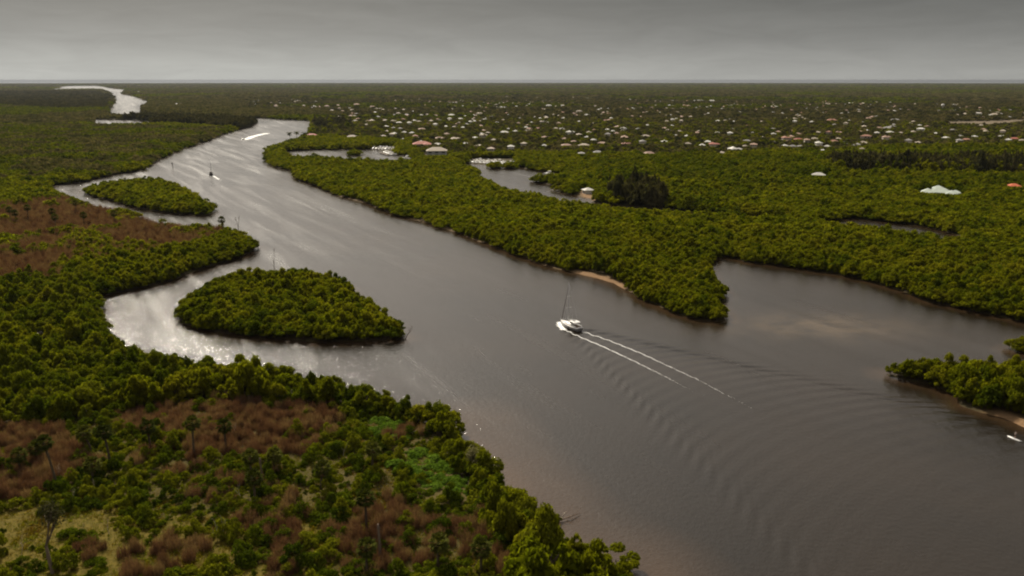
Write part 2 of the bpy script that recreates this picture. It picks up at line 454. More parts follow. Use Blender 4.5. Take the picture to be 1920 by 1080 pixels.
Z_FIELD = [poly([(1774, 229, 0), (1866, 227, 0), (1940, 224, 0), (1940, 229, 0), (1868, 237, 0), (1850, 238, 0), (1776, 236, 0)]), poly([(1238, 335, 1), (1310, 335, 1), (1312, 343, 1), (1245, 343, 1)]),
           poly([(1080, 296, 1), (1125, 296, 1), (1125, 301, 1), (1080, 301, 1)])]


def shore(X, Y):
    """signed distance to the nearest shoreline: positive on land, negative over water"""
    w = inside(RIVER, X, Y)
    for P in LAGOONS: w |= inside(P, X, Y)
    for P in ISLANDS.values(): w &= ~inside(P, X, Y)
    d = edge_dist(RIVER, X, Y)
    for P in LAGOONS: d = np.minimum(d, edge_dist(P, X, Y))
    for P in ISLANDS.values(): d = np.minimum(d, edge_dist(P, X, Y))
    d = np.where(w, -d, d)
    near = np.hypot(X, Y) < 900
    return d + np.where(near, (fnoise(X, Y, 9.0, 3) - 0.5) * 3.0, 0)


# ------------------------------------------------------------------ ground
def polar(rows, cols):
    Rr, A = np.meshgrid(rows, cols, indexing='ij')
    X = Rr * np.sin(A); Y = Rr * np.cos(A)
    n, m = X.shape
    i = np.arange(n - 1)[:, None]; j = np.arange(m)[None, :]
    k = (j + 1) % m
    F = np.stack([i * m + j, i * m + k, (i + 1) * m + k, (i + 1) * m + j], -1).reshape(-1, 4)
    return X.ravel(), Y.ravel(), F[:, ::-1], m


rows = np.concatenate([[1, 20, 50, 70], np.arange(80, 330, 1.25), np.geomspace(330, 1500, 190), np.geomspace(1520, 24000, 80)])
cols = np.concatenate([np.radians(np.arange(-50, 50, 0.28)), np.radians(np.arange(50, 310, 6.5))])
GX, GY, GF, gm = polar(rows, cols)
SD = shore(GX, GY)
rr = np.hypot(GX, GY)
GZ = np.clip(SD * 0.28, -1.6, 0.55) + np.where(SD > 1.5, 0.35 * (fnoise(GX, GY, 11.0, 5) - 0.3), 0)
sandd = edge_dist(SANDY, GX, GY, False)
sbar = np.minimum(edge_dist(SANDBAR, GX, GY, False), np.minimum(edge_dist(SANDBAR2, GX, GY, False), edge_dist(SANDBAR3, GX, GY, False)))
VF = np.vstack([np.stack([GX, GY, GZ], -1), [[0, 0, 0.3]]])
zone = np.zeros((len(VF), 4), np.float32); zone[:, 3] = 1
zone[:-1, 0] = np.clip(np.maximum(np.clip(1 - (sandd - 1) / 5, 0, 1) * 0.3 * (0.4 + 0.9 * vnoise(GX, GY, 18, 9)), np.clip(1 - (sbar - 1.5) / 4, 0, 1)), 0, 1) * (SD > -3)
zc = inside(Z_CLEAR, GX, GY)
for P in Z_GRASS: zone[:-1, 1] = np.maximum(zone[:-1, 1], inside(P, GX, GY))
zone[:-1, 1] = np.maximum(zone[:-1, 1], 0.45 * zc)
tz = inside(Z_TOWN, GX, GY).astype(np.float32)
for P in Z_FIELD: tz = np.maximum(tz, 2.0 * inside(P, GX, GY))
zone[:-1, 2] = tz * 0.5
me = np_mesh('ground', VF, GF, [], smooth=True)
ca = me.color_attributes.new('zone', 'FLOAT_COLOR', 'POINT'); ca.data.foreach_set('color', zone.ravel())

k = NT('ground_soil')
geo = k.n('ShaderNodeNewGeometry')
vc = k.n('ShaderNodeVertexColor', layer_name='zone'); sp = k.n('ShaderNodeSeparateColor'); k.l(vc.outputs[0], sp.inputs[0])
n1 = k.noise(0.16, 6, 0.62, geo.outputs['Position']); n2 = k.noise(1.3, 5, 0.65, geo.outputs['Position']); n3 = k.noise(0.004, 5, 0.6, geo.outputs['Position'])
mud = k.ramp(n1.outputs[0], [(0.3, (0.030, 0.024, 0.013)), (0.55, (0.052, 0.040, 0.018)), (0.75, (0.060, 0.058, 0.018))])
far = k.ramp(n3.outputs[0], [(0.35, (0.014, 0.016, 0.007)), (0.55, (0.021, 0.022, 0.010)), (0.7, (0.030, 0.026, 0.014))])  # distant ground, with the canopy's self-shadowing put into the dark colour
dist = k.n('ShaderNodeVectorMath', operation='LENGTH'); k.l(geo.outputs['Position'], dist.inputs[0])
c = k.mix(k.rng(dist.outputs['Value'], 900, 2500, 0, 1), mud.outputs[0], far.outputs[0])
gr = k.ramp(n2.outputs[0], [(0.3, (0.040, 0.033, 0.004)), (0.5, (0.085, 0.064, 0.008)), (0.72, (0.12, 0.086, 0.013))])
c = k.mix(sp.outputs[1], c, gr.outputs[0])
tw = k.ramp(n1.outputs[0], [(0.3, (0.070, 0.062, 0.032)), (0.5, (0.12, 0.092, 0.060)), (0.7, (0.20, 0.15, 0.105))])
c = k.mix(k.rng(sp.outputs[2], 0, 1, 0, 1.0), c, tw.outputs[0])
sn = k.ramp(n2.outputs[0], [(0.3, (0.13, 0.078, 0.040)), (0.7, (0.23, 0.14, 0.072))])
c = k.mix(sp.outputs[0], c, sn.outputs[0])
bm = k.n('ShaderNodeBump'); bm.inputs['Strength'].default_value = 0.6; bm.inputs['Distance'].default_value = 0.3; k.l(n2.outputs[0], bm.inputs['Height'])
b = k.bsdf(c, 0.95, 0.1, bm.outputs[0]); k.l(b.outputs[0], k.out.inputs[0])
me.materials.append(k.m)
ground = new_obj('ground', me); tag(ground, kind='structure')

# ------------------------------------------------------------------ river water with the sailboat's wake
BOW = Vector((16.6, 260.3)); HEAD = Vector((-0.53, 0.848)).normalized()
STERN = BOW - HEAD * 12.0
wrows = np.concatenate([[1, 40, 80, 100], np.arange(112, 150, 1.0), np.arange(150, 290, 0.45), np.geomspace(291, 1200, 110), np.geomspace(1250, 13000, 40)])
wcols = np.concatenate([np.radians(np.arange(-50, 1, 0.7)), np.radians(np.arange(1, 42, 0.13)), np.radians(np.arange(42, 310, 8.0))])
WX, WY, WF, wm = polar(wrows, wcols)


def wake_z(X, Y):
    """height of the Kelvin wave train behind the sailboat"""
    bx, by = X - BOW.x, Y - BOW.y
    xb = -(bx * HEAD.x + by * HEAD.y)                  # metres astern of the bow
    yb = bx * HEAD.y - by * HEAD.x                     # metres to starboard
    r_ = np.hypot(X, Y)
    out = np.zeros_like(X)
    sel = (xb > -2) & (xb < 260) & (np.abs(yb) < xb * 0.62 + 6) & (r_ > 112) & (r_ < 292)
    xs, ys = xb[sel], yb[sel]
    k0 = 9.81 / 2.75 ** 2
    z = np.zeros_like(xs)
    for th in np.radians(np.linspace(-72, 72, 181)):
        kk = k0 / math.cos(th) ** 2
        z += math.exp(-(kk * 0.34) ** 2) * (0.30 + 0.8 * abs(math.sin(th))) * np.cos(kk * (xs * math.cos(th) + ys * math.sin(th)))
    env = np.clip((xs - 1) / 8, 0, 1) * np.clip((255 - xs) / 120, 0, 1) * np.clip((xs * 0.60 + 5 - np.abs(ys)) / 8, 0, 1)
    env *= np.clip((290 - r_[sel]) / 10, 0, 1) * np.clip((r_[sel] - 114) / 12, 0, 1) * (0.55 + 0.7 * fnoise(X[sel], Y[sel], 14, 41))
    out[sel] = z * env * 0.0095 * np.where(ys > 0, 1.2 * np.exp(-xs / 220), 0.85 * np.exp(-xs / 130)) * np.clip(shore(X[sel], Y[sel]) * -0.12, 0, 1)
    return out


WZ = wake_z(WX, WY)
wsd = shore(WX, WY)
wv = np.stack([WX, WY, WZ], -1)
tint = np.zeros((len(wv), 4), np.float32); tint[:, 3] = 1
nearshore = poly([(870, 800), (900, 860), (960, 930), (1010, 990), (1080, 1040), (1180, 1090)])
pd = edge_dist(nearshore, WX, WY, False)
tint[:, 0] = np.clip(np.maximum(np.clip(1 - (-wsd) / 6, 0, 1) * 0.5, np.clip(1 - pd / 20, 0, 1) * (0.35 + 0.7 * fnoise(WX, WY, 12, 45))), 0, 1)
tint[:, 2] = np.clip(1 - (-wsd) / 13, 0, 1)
px_, py_ = at(1545, 612)
bar = np.exp(-(((WX - px_) / 30) ** 2 + ((WY - py_) / 13) ** 2))
tint[:, 1] = np.clip(bar, 0, 1)
me = np_mesh('river', wv, WF, [], smooth=True)
ca = me.color_attributes.new('tint', 'FLOAT_COLOR', 'POINT'); ca.data.foreach_set('color', tint.ravel())
k = NT('river_water')
geo = k.n('ShaderNodeNewGeometry')
vc = k.n('ShaderNodeVertexColor', layer_name='tint'); sp = k.n('ShaderNodeSeparateColor'); k.l(vc.outputs[0], sp.inputs[0])
mp = k.n('ShaderNodeMapping', vector_type='TEXTURE'); mp.inputs['Rotation'].default_value = (0, 0, R(30)); mp.inputs['Scale'].default_value = (10, 120, 10)
k.l(geo.outputs['Position'], mp.inputs[0])
st = k.noise(1.0, 5, 0.6, mp.outputs[0]); st.inputs['Distortion'].default_value = 0.6
body = k.n('ShaderNodeRGB'); body.outputs[0].default_value = (0.040, 0.036, 0.026, 1)
pt = k.noise(0.02, 3, 0.5, geo.outputs['Position'])
bc = k.mix(k.rng(pt.outputs[0], 0.35, 0.65, 0, 1), (0.0095, 0.0068, 0.0036), (0.0145, 0.0096, 0.0050))
bc = k.mix(sp.outputs[0], bc, (0.062, 0.036, 0.018))
sn2 = k.noise(0.11, 5, 0.65, geo.outputs['Position'])
msk = k.n('ShaderNodeMath', operation='MULTIPLY'); k.l(sp.outputs[1], msk.inputs[0]); k.l(k.rng(sn2.outputs[0], 0.35, 0.62, 0.15, 0.9), msk.inputs[1])
bc = k.mix(msk.outputs[0], bc, (0.075, 0.052, 0.029))
rf0 = k.rng(st.outputs[0], 0.44, 0.74, 0.19, 0.31)
lee = k.rng(sp.outputs[2], 0, 1, 0, 0.10)                  # calmer water in the lee of the banks
rs = k.n('ShaderNodeMath', operation='SUBTRACT'); k.l(rf0, rs.inputs[0]); k.l(lee, rs.inputs[1]); rf = rs.outputs[0]
r1 = k.noise(0.9, 3, 0.6, geo.outputs['Position']); r2 = k.noise(3.2, 2, 0.6, geo.outputs['Position'])
hs = k.n('ShaderNodeMath', operation='MULTIPLY_ADD'); hs.inputs[1].default_value = 0.35; k.l(r2.outputs[0], hs.inputs[0]); k.l(r1.outputs[0], hs.inputs[2])
bm = k.n('ShaderNodeBump'); bm.inputs['Distance'].default_value = 0.16
k.l(k.rng(st.outputs[0], 0.3, 0.7, 0.55, 0.9), bm.inputs['Strength'])
k.l(hs.outputs[0], bm.inputs['Height'])
b = k.bsdf(bc, rf, 0.5, bm.outputs[0]); b.inputs['IOR'].default_value = 1.333
# wind-ruffled facets: small tilted patches that catch the sun as glitter
gl = k.n('ShaderNodeBsdfGlossy'); gl.inputs['Roughness'].default_value = 0.06; gl.inputs['Color'].default_value = (0.014, 0.014, 0.014, 1)
acc = None
for sc_, kk_ in ((6.5, 0.38), (2.6, 0.13)):
    vo = k.n('ShaderNodeTexVoronoi'); vo.inputs['Scale'].default_value = sc_; k.l(geo.outputs['Position'], vo.inputs['Vector'])
    sb_ = k.n('ShaderNodeVectorMath', operation='MULTIPLY_ADD'); sb_.inputs[1].default_value = (kk_, kk_, 0); sb_.inputs[2].default_value = (-kk_ / 2, -kk_ / 2, 0)
    k.l(vo.outputs['Color'], sb_.inputs[0])
    if acc is None: acc = sb_.outputs[0]
    else:
        ad = k.n('ShaderNodeVectorMath', operation='ADD'); k.l(acc, ad.inputs[0]); k.l(sb_.outputs[0], ad.inputs[1]); acc = ad.outputs[0]
ad = k.n('ShaderNodeVectorMath', operation='ADD'); k.l(acc, ad.inputs[0]); k.l(geo.outputs['Normal'], ad.inputs[1])
nm_ = k.n('ShaderNodeVectorMath', operation='NORMALIZE'); k.l(ad.outputs[0], nm_.inputs[0]); k.l(nm_.outputs[0], gl.inputs['Normal'])
mx = k.n('ShaderNodeAddShader'); k.l(b.outputs[0], mx.inputs[0]); k.l(gl.outputs[0], mx.inputs[1])
k.l(mx.outputs[0], k.out.inputs[0])
me.materials.append(k.m)
river = new_obj('river', me); tag(river, kind='structure')

# ------------------------------------------------------------------ plant prototypes (unit size, scaled where they grow)


def leaf_quads(P, N, size, rg, aspect=0.6):
    n = len(P)
    N = N / (np.linalg.norm(N, axis=1, keepdims=True) + 1e-9)
    T = rg.normal(size=(n, 3)); T -= N * (T * N).sum(1, keepdims=True); T /= np.linalg.norm(T, axis=1, keepdims=True) + 1e-9
    B = np.cross(N, T)
    s = (size * rg.uniform(0.6, 1.3, n))[:, None]
    a = rg.uniform(0.7, 1.3, (n, 4, 1))
    V = np.stack([P - T * s * a[:, 0], P - B * s * aspect * a[:, 1], P + T * s * a[:, 2], P + B * s * aspect * a[:, 3]], 1).reshape(-1, 3)
    F = np.arange(n * 4).reshape(-1, 4)
    return V, F


def crown_geo(seed, nleaf, leaf, nl=14, rough=0.6, spread=0.72, zlo=0.20, zhi=0.74, rlo=0.26, rhi=0.40):
    rg = np.random.default_rng(seed)
    a = rg.uniform(0, 2 * math.pi, nl); q = np.sqrt(rg.uniform(0, 1, nl)) * spread
    C = np.stack([q * np.cos(a), q * np.sin(a), zlo + (zhi - zlo) * (1 - (q / spread) ** 2) * rg.uniform(0.45, 1.25, nl) + 0.0], 1)
    Rl = rlo * 0.62 + (rhi - rlo * 0.62) * rg.uniform(0, 1, nl) ** 1.3
    m = nleaf * 3
    li = rg.choice(nl, m, p=Rl ** 2 / (Rl ** 2).sum())
    D = rg.normal(size=(m, 3)); D[:, 2] = np.where(D[:, 2] < -0.2, -D[:, 2] * 0.6, D[:, 2]); D /= np.linalg.norm(D, axis=1, keepdims=True)
    sc = np.array([1, 1, 0.72])
    P = C[li] + D * sc * (Rl[li] * (0.76 + 0.44 * rg.uniform(0, 1, m) ** 2.2))[:, None]
    keep = np.ones(m, bool)
    for j in range(nl):
        d = np.linalg.norm((P - C[j]) / sc, axis=1)
        keep &= ~((d < Rl[j] * 0.74) & (li != j))
    P, D = P[keep][:nleaf], D[keep][:nleaf]
    N = D + rg.normal(size=P.shape) * rough
    N[:, 2] = np.abs(N[:, 2]) + 0.1
    return leaf_quads(P, N, leaf, rg)


def join_geo(parts):
    V, F, I = [], [], []; b = 0
    for v, f, i in parts:
        V.append(v); F.append(np.asarray(f) + b); I.append(np.full(len(f), i)); b += len(v)
    return np.vstack(V), np.vstack(F), np.concatenate(I)


def tubes_geo(paths, n=5):
    mb = MB()
    for pts, rad in paths: mb.tube(pts, rad, n, cap=False)
    return np.array(mb.v), np.array(mb.f)


def trunk_paths(seed, stems=4, top=0.62, spread=0.42, r=0.035, roots=0):
    rd = random.Random(seed); out = []
    for s in range(stems):
        a = 2 * math.pi * s / stems + rd.uniform(-0.5, 0.5); q = spread * rd.uniform(0.5, 1)
        e = Vector((math.cos(a) * q, math.sin(a) * q, top * rd.uniform(0.85, 1.05)))
        m1 = Vector((e.x * 0.25 + rd.uniform(-.04, .04), e.y * 0.25 + rd.uniform(-.04, .04), top * 0.42))
        out.append(([Vector((rd.uniform(-.03, .03), rd.uniform(-.03, .03), -0.04)), m1, e], [r, r * 0.75, r * 0.3]))
        for q2 in range(2):
            f = e + Vector((rd.uniform(-.22, .22), rd.uniform(-.22, .22), rd.uniform(-.08, .14)))
            out.append(([m1.lerp(e, 0.5), f], [r * 0.45, r * 0.15]))
    return out


def root_paths(seed, n=9):
    rd = random.Random(seed); out = []
    for s in range(n):
        a = rd.uniform(0, 6.283); q = rd.uniform(0.25, 0.72); h = rd.uniform(0.14, 0.30)
        c_, s_ = math.cos(a), math.sin(a)
        out.append(([Vector((c_ * 0.05, s_ * 0.05, h)), Vector((c_ * q * 0.6, s_ * q * 0.6, h * 0.75)), Vector((c_ * q, s_ * q, -0.08))], [0.014, 0.011, 0.008]))
    return out


def mesh_q(name, V, F, mats, I=None):
    return np_mesh(name, V, F, mats, I)


# near level: separate trunk / roots / crown meshes, shared by all copies
N_VAR = 6
CROWN = {}
# leaves, leaf size, lobes, roughness, spread, lowest, highest, smallest, largest lobe: from domed to ragged and flat
CROWN_ARGS = [(2400, 0.066, 20, 0.6, 0.72, 0.20, 0.74, 0.26, 0.40), (2400, 0.062, 34, 0.8, 0.80, 0.18, 0.78, 0.16, 0.28), (2400, 0.066, 26, 0.7, 0.78, 0.22, 0.66, 0.20, 0.34),
              (2200, 0.070, 14, 0.8, 0.85, 0.15, 0.80, 0.20, 0.38), (2400, 0.062, 44, 0.9, 0.82, 0.20, 0.70, 0.12, 0.25), (2200, 0.070, 18, 0.9, 0.90, 0.25, 0.85, 0.16, 0.30)]
for key, mat in (('mang', M_MANG), ('ham', M_HAM)):
    CROWN[key] = [mesh_q('crown', *crown_geo(100 + i, *CROWN_ARGS[i]), mat) for i in range(N_VAR)]
TRUNK = [mesh_q('trunk', *tubes_geo(trunk_paths(200 + i)), M_BARK) for i in range(3)]
ROOTS = [mesh_q('prop_roots', *tubes_geo(root_paths(230 + i), 4), M_BARK) for i in range(3)]
BUSHES = [mesh_q('foliage', *crown_geo(300 + i, 1100, 0.085, 9 + 3 * i, 1.0, 0.85, 0.10, 0.75, 0.18, 0.40), M_BUSH) for i in range(4)]
LIMES = [mesh_q('foliage', *crown_geo(320 + i, 800, 0.10, 9, 0.8, 0.62, 0.25, 0.62, 0.28, 0.46), M_LIME) for i in range(2)]
STEMS = [mesh_q('stem', *tubes_geo(trunk_paths(340 + i, 3, 0.5, 0.3, 0.03)), M_BARK) for i in range(2)]


def brush_geo(seed, n=260):
    """upright thicket of bare, leaf-browned stalks"""
    rg = np.random.default_rng(seed)
    a = rg.uniform(0, 6.283, n); q = np.sqrt(rg.uniform(0, 1, n)) * 0.8
    base = np.stack([q * np.cos(a), q * np.sin(a), np.full(n, -0.03)], 1)
    h = rg.uniform(0.45, 1.05, n) * (1 - 0.45 * q ** 2)
    lean = rg.normal(size=(n, 2)) * 0.13 + base[:, :2] * 0.18
    tip = np.stack([base[:, 0] + lean[:, 0], base[:, 1] + lean[:, 1], h], 1)
    sd_ = rg.normal(size=(n, 3)); sd_[:, 2] = 0; sd_ /= np.linalg.norm(sd_, axis=1, keepdims=True); w = rg.uniform(0.012, 0.03, n)[:, None]
    V = np.stack([base - sd_ * w, base + sd_ * w, tip + sd_ * w * 0.4, tip - sd_ * w * 0.4], 1).reshape(-1, 3)
    F = np.arange(n * 4).reshape(-1, 4)
    m = n * 2
    li = rg.integers(0, n, m); t = rg.uniform(0.35, 1.05, m)[:, None]
    P = base[li] * (1 - t) + tip[li] * t + rg.normal(size=(m, 3)) * 0.05
    V2, F2 = leaf_quads(P, rg.normal(size=(m, 3)), 0.055, rg, 0.35)
    return np.vstack([V, V2]), np.vstack([F, F2 + len(V)])


BRUSH = [mesh_q('brush', *brush_geo(360 + i), M_BROWN) for i in range(4)]


def grass_geo(seed, n=20):
    rg = np.random.default_rng(seed)
    a = rg.uniform(0, 6.283, n); q = rg.uniform(0, 0.4, n)
    base = np.stack([q * np.cos(a), q * np.sin(a), np.full(n, -0.02)], 1)
    tip = base + np.stack([np.cos(a) * rg.uniform(.1, .6, n), np.sin(a) * rg.uniform(.1, .6, n), rg.uniform(.4, 1, n)], 1)
    s = np.stack([-np.sin(a), np.cos(a), 0 * a], 1) * 0.12
    V = np.stack([base - s, base + s, tip + s * 0.3, tip - s * 0.3], 1).reshape(-1, 3)
    return V, np.arange(n * 4).reshape(-1, 4)


def pine_geo(seed, nleaf=700, leaf=0.06):
    """feathery, tall, narrow crown of an Australian pine"""
    rg = np.random.default_rng(seed)
    t = rg.uniform(0.12, 1.0, nleaf) ** 0.8
    prof = 0.30 * np.sin(np.clip((1.02 - t) / 0.9, 0, 1) * 1.9) * (0.75 + 0.35 * np.sin(t * 23 + seed))
    a = rg.uniform(0, 6.283, nleaf)
    q = prof * np.sqrt(rg.uniform(0.15, 1, nleaf))
    P = np.stack([q * np.cos(a), q * np.sin(a), t - q * 0.15], 1)
    N = np.stack([np.cos(a), np.sin(a), 0.4 + 0 * a], 1) + rg.normal(size=(nleaf, 3)) * 0.5
    return leaf_quads(P, N, leaf, rg, 0.4)


PINE_C = [mesh_q('crown', *pine_geo(400 + i, 900, 0.05), M_DARK) for i in range(3)]
PINE_T = mesh_q('trunk', *tubes_geo([([Vector((0, 0, -0.03)), Vector((0.01, 0, 0.5)), Vector((0, 0.01, 0.98))], [0.018, 0.012, 0.003])]), M_BARK)


def palm_geo(seed, nf=44):
    """round head of costapalmate fans on short stalks, radius about 1"""
    rg = random.Random(seed); V = []; F = []
    for i in range(nf):
        a = i * 2.39996 + rg.uniform(-.2, .2); e = math.radians(82 - 128 * (i + 0.5) / nf + rg.uniform(-8, 8))
        d = Vector((math.cos(a) * math.cos(e), math.sin(a) * math.cos(e), math.sin(e)))
        side = Vector((-math.sin(a), math.cos(a), 0)); up = side.cross(d) * -1
        L = rg.uniform(0.42, 0.55)
        hub = d * L
        b = len(V); V += [tuple(side * 0.015), tuple(side * -0.015), tuple(hub - side * 0.012), tuple(hub + side * 0.012)]; F.append((b, b + 1, b + 2, b + 3))
        for s in range(-4, 5):
            ang = s * 0.30 + rg.uniform(-.04, .04)
            dd = (d * math.cos(ang) + side * math.sin(ang)).normalized()
            ln = rg.uniform(0.42, 0.55) * (1 - 0.05 * abs(s))
            mid = hub + dd * ln * 0.55; tip = hub + dd * ln - Vector((0, 0, 0.20 * ln * rg.uniform(0.6, 1.6)))
            w = (dd.cross(up)).normalized() * 0.055
            b = len(V); V += [tuple(hub), tuple(mid - w + up * 0.02), tuple(tip), tuple(mid + w - up * 0.02)]; F.append((b, b + 1, b + 2, b + 3))
    return np.array(V), np.array(F)


PALM_C = [mesh_q('fronds', *palm_geo(440 + i), M_PALM) for i in range(3)]


def palm_skirt(seed):
    rg = random.Random(seed); V = []; F = []
    for i in range(16):
        a = rg.uniform(0, 6.283); d = Vector((math.cos(a), math.sin(a), 0)); s = Vector((-math.sin(a), math.cos(a), 0)) * 0.09
        p = d * 0.10; q = d * rg.uniform(.3, .5) - Vector((0, 0, rg.uniform(.35, .7)))
        b = len(V); V += [tuple(p - s * .2), tuple(p + s * .2), tuple(q + s), tuple(q - s)]; F.append((b, b + 1, b + 2, b + 3))
    return np.array(V), np.array(F)


PALM_S = [mesh_q('dead_fronds', *palm_skirt(460 + i), M_BROWN) for i in range(2)]


def coco_geo(seed, nf=16):
    """feather palm head for the town"""
    rg = random.Random(seed); V = []; F = []
    for i in range(nf):
        a = i * 2.39996; e0 = math.radians(rg.uniform(10, 75))
        pts = []
        for t in range(5):
            s_ = t / 4
            e = e0 - s_ * 1.7
            pts.append(Vector((0, 0, 0)) if t == 0 else pts[-1] + Vector((math.cos(a) * math.cos(e), math.sin(a) * math.cos(e), math.sin(e))) * 0.28)
        side = Vector((-math.sin(a), math.cos(a), 0))
        for t in range(4):
            w0 = (0.05, 0.14, 0.15, 0.11, 0.02)[t]; w1 = (0.05, 0.14, 0.15, 0.11, 0.02)[t + 1]
            for sg in (-1, 1):
                b = len(V); V += [tuple(pts[t]), tuple(pts[t] + side * w0 * sg - Vector((0, 0, w0 * .5))), tuple(pts[t + 1] + side * w1 * sg - Vector((0, 0, w1 * .5))), tuple(pts[t + 1])]; F.append((b, b + 1, b + 2, b + 3))
    return np.array(V), np.array(F)


COCO_C = [mesh_q('fronds', *coco_geo(470 + i), M_PALM) for i in range(2)]

# ------------------------------------------------------------------ scattering the far and countless plants: geometry nodes, one object per mass
LIB = {}


def proto(name, me):
    o = bpy.data.objects.new(name, me)
    return o


def library(name, meshes):
    c = bpy.data.collections.new(name)
    for i, m in enumerate(meshes):
        c.objects.link(proto('%s_%02d' % (name, i), m))
    return c


def scatter(name, label, cat, pts, scl, rot, idx, coll, mats, group=None):
    me = bpy.data.meshes.new(name)
    n = len(pts)
    me.vertices.add(n); me.vertices.foreach_set('co', np.asarray(pts, np.float32).ravel())
    for an, ty, arr, key in (('scl', 'FLOAT_VECTOR', scl, 'vector'), ('rot', 'FLOAT', rot, 'value'), ('idx', 'INT', idx, 'value')):
        at_ = me.attributes.new(an, ty, 'POINT'); at_.data.foreach_set(key, np.asarray(arr, np.int32 if ty == 'INT' else np.float32).ravel())
    for m in mats: me.materials.append(m)
    o = new_obj(name, me)
    ng = bpy.data.node_groups.new(name + '_nodes', 'GeometryNodeTree')
    ng.interface.new_socket('Geometry', in_out='INPUT', socket_type='NodeSocketGeometry'); ng.interface.new_socket('Geometry', in_out='OUTPUT', socket_type='NodeSocketGeometry')
    N = ng.nodes.new
    gi, go = N('NodeGroupInput'), N('NodeGroupOutput')
    iop = N('GeometryNodeInstanceOnPoints'); ci = N('GeometryNodeCollectionInfo')
    ci.inputs['Collection'].default_value = coll; ci.inputs['Separate Children'].default_value = True; ci.inputs['Reset Children'].default_value = True
    iop.inputs['Pick Instance'].default_value = True

    def attr(nm, ty):
        q = N('GeometryNodeInputNamedAttribute'); q.data_type = ty; q.inputs['Name'].default_value = nm; return q
    a_s, a_r, a_i = attr('scl', 'FLOAT_VECTOR'), attr('rot', 'FLOAT'), attr('idx', 'INT')
    cx = N('ShaderNodeCombineXYZ'); e2r = N('FunctionNodeEulerToRotation')
    L = ng.links.new
    L(gi.outputs[0], iop.inputs['Points']); L(ci.outputs[0], iop.inputs['Instance'])
    L(a_i.outputs[0], iop.inputs['Instance Index']); L(a_s.outputs[0], iop.inputs['Scale'])
    L(a_r.outputs[0], cx.inputs[2]); L(cx.outputs[0], e2r.inputs[0]); L(e2r.outputs[0], iop.inputs['Rotation'])
    L(iop.outputs[0], go.inputs[0])
    md = o.modifiers.new('scatter', 'NODES'); md.node_group = ng
    tag(o, label, cat, group, 'stuff')
    return o


def jitter(r0, r1, s, a0=-41, a1=41):
    """jittered hex-ish points in the annulus sector"""
    xmax = r1 * math.sin(R(a1)); xmin = r1 * math.sin(R(a0))
    gx = np.arange(xmin, xmax, s); gy = np.arange(r0 * 0.7, r1, s * 0.87)
    X, Y = np.meshgrid(gx, gy)
    X = X + (np.arange(len(gy))[:, None] % 2) * s * 0.5
    X = X + rng.uniform(-.55, .55, X.shape) * s; Y = Y + rng.uniform(-.55, .55, Y.shape) * s
    X, Y = X.ravel(), Y.ravel()
    r = np.hypot(X, Y); a = np.degrees(np.arctan2(X, Y))
    m = (r >= r0) & (r < r1) & (a > a0) & (a < a1)
    return X[m], Y[m]


def in_any(Ps, X, Y):
    r = np.zeros(X.shape, bool)
    for P in Ps: r |= inside(P, X, Y)
    return r

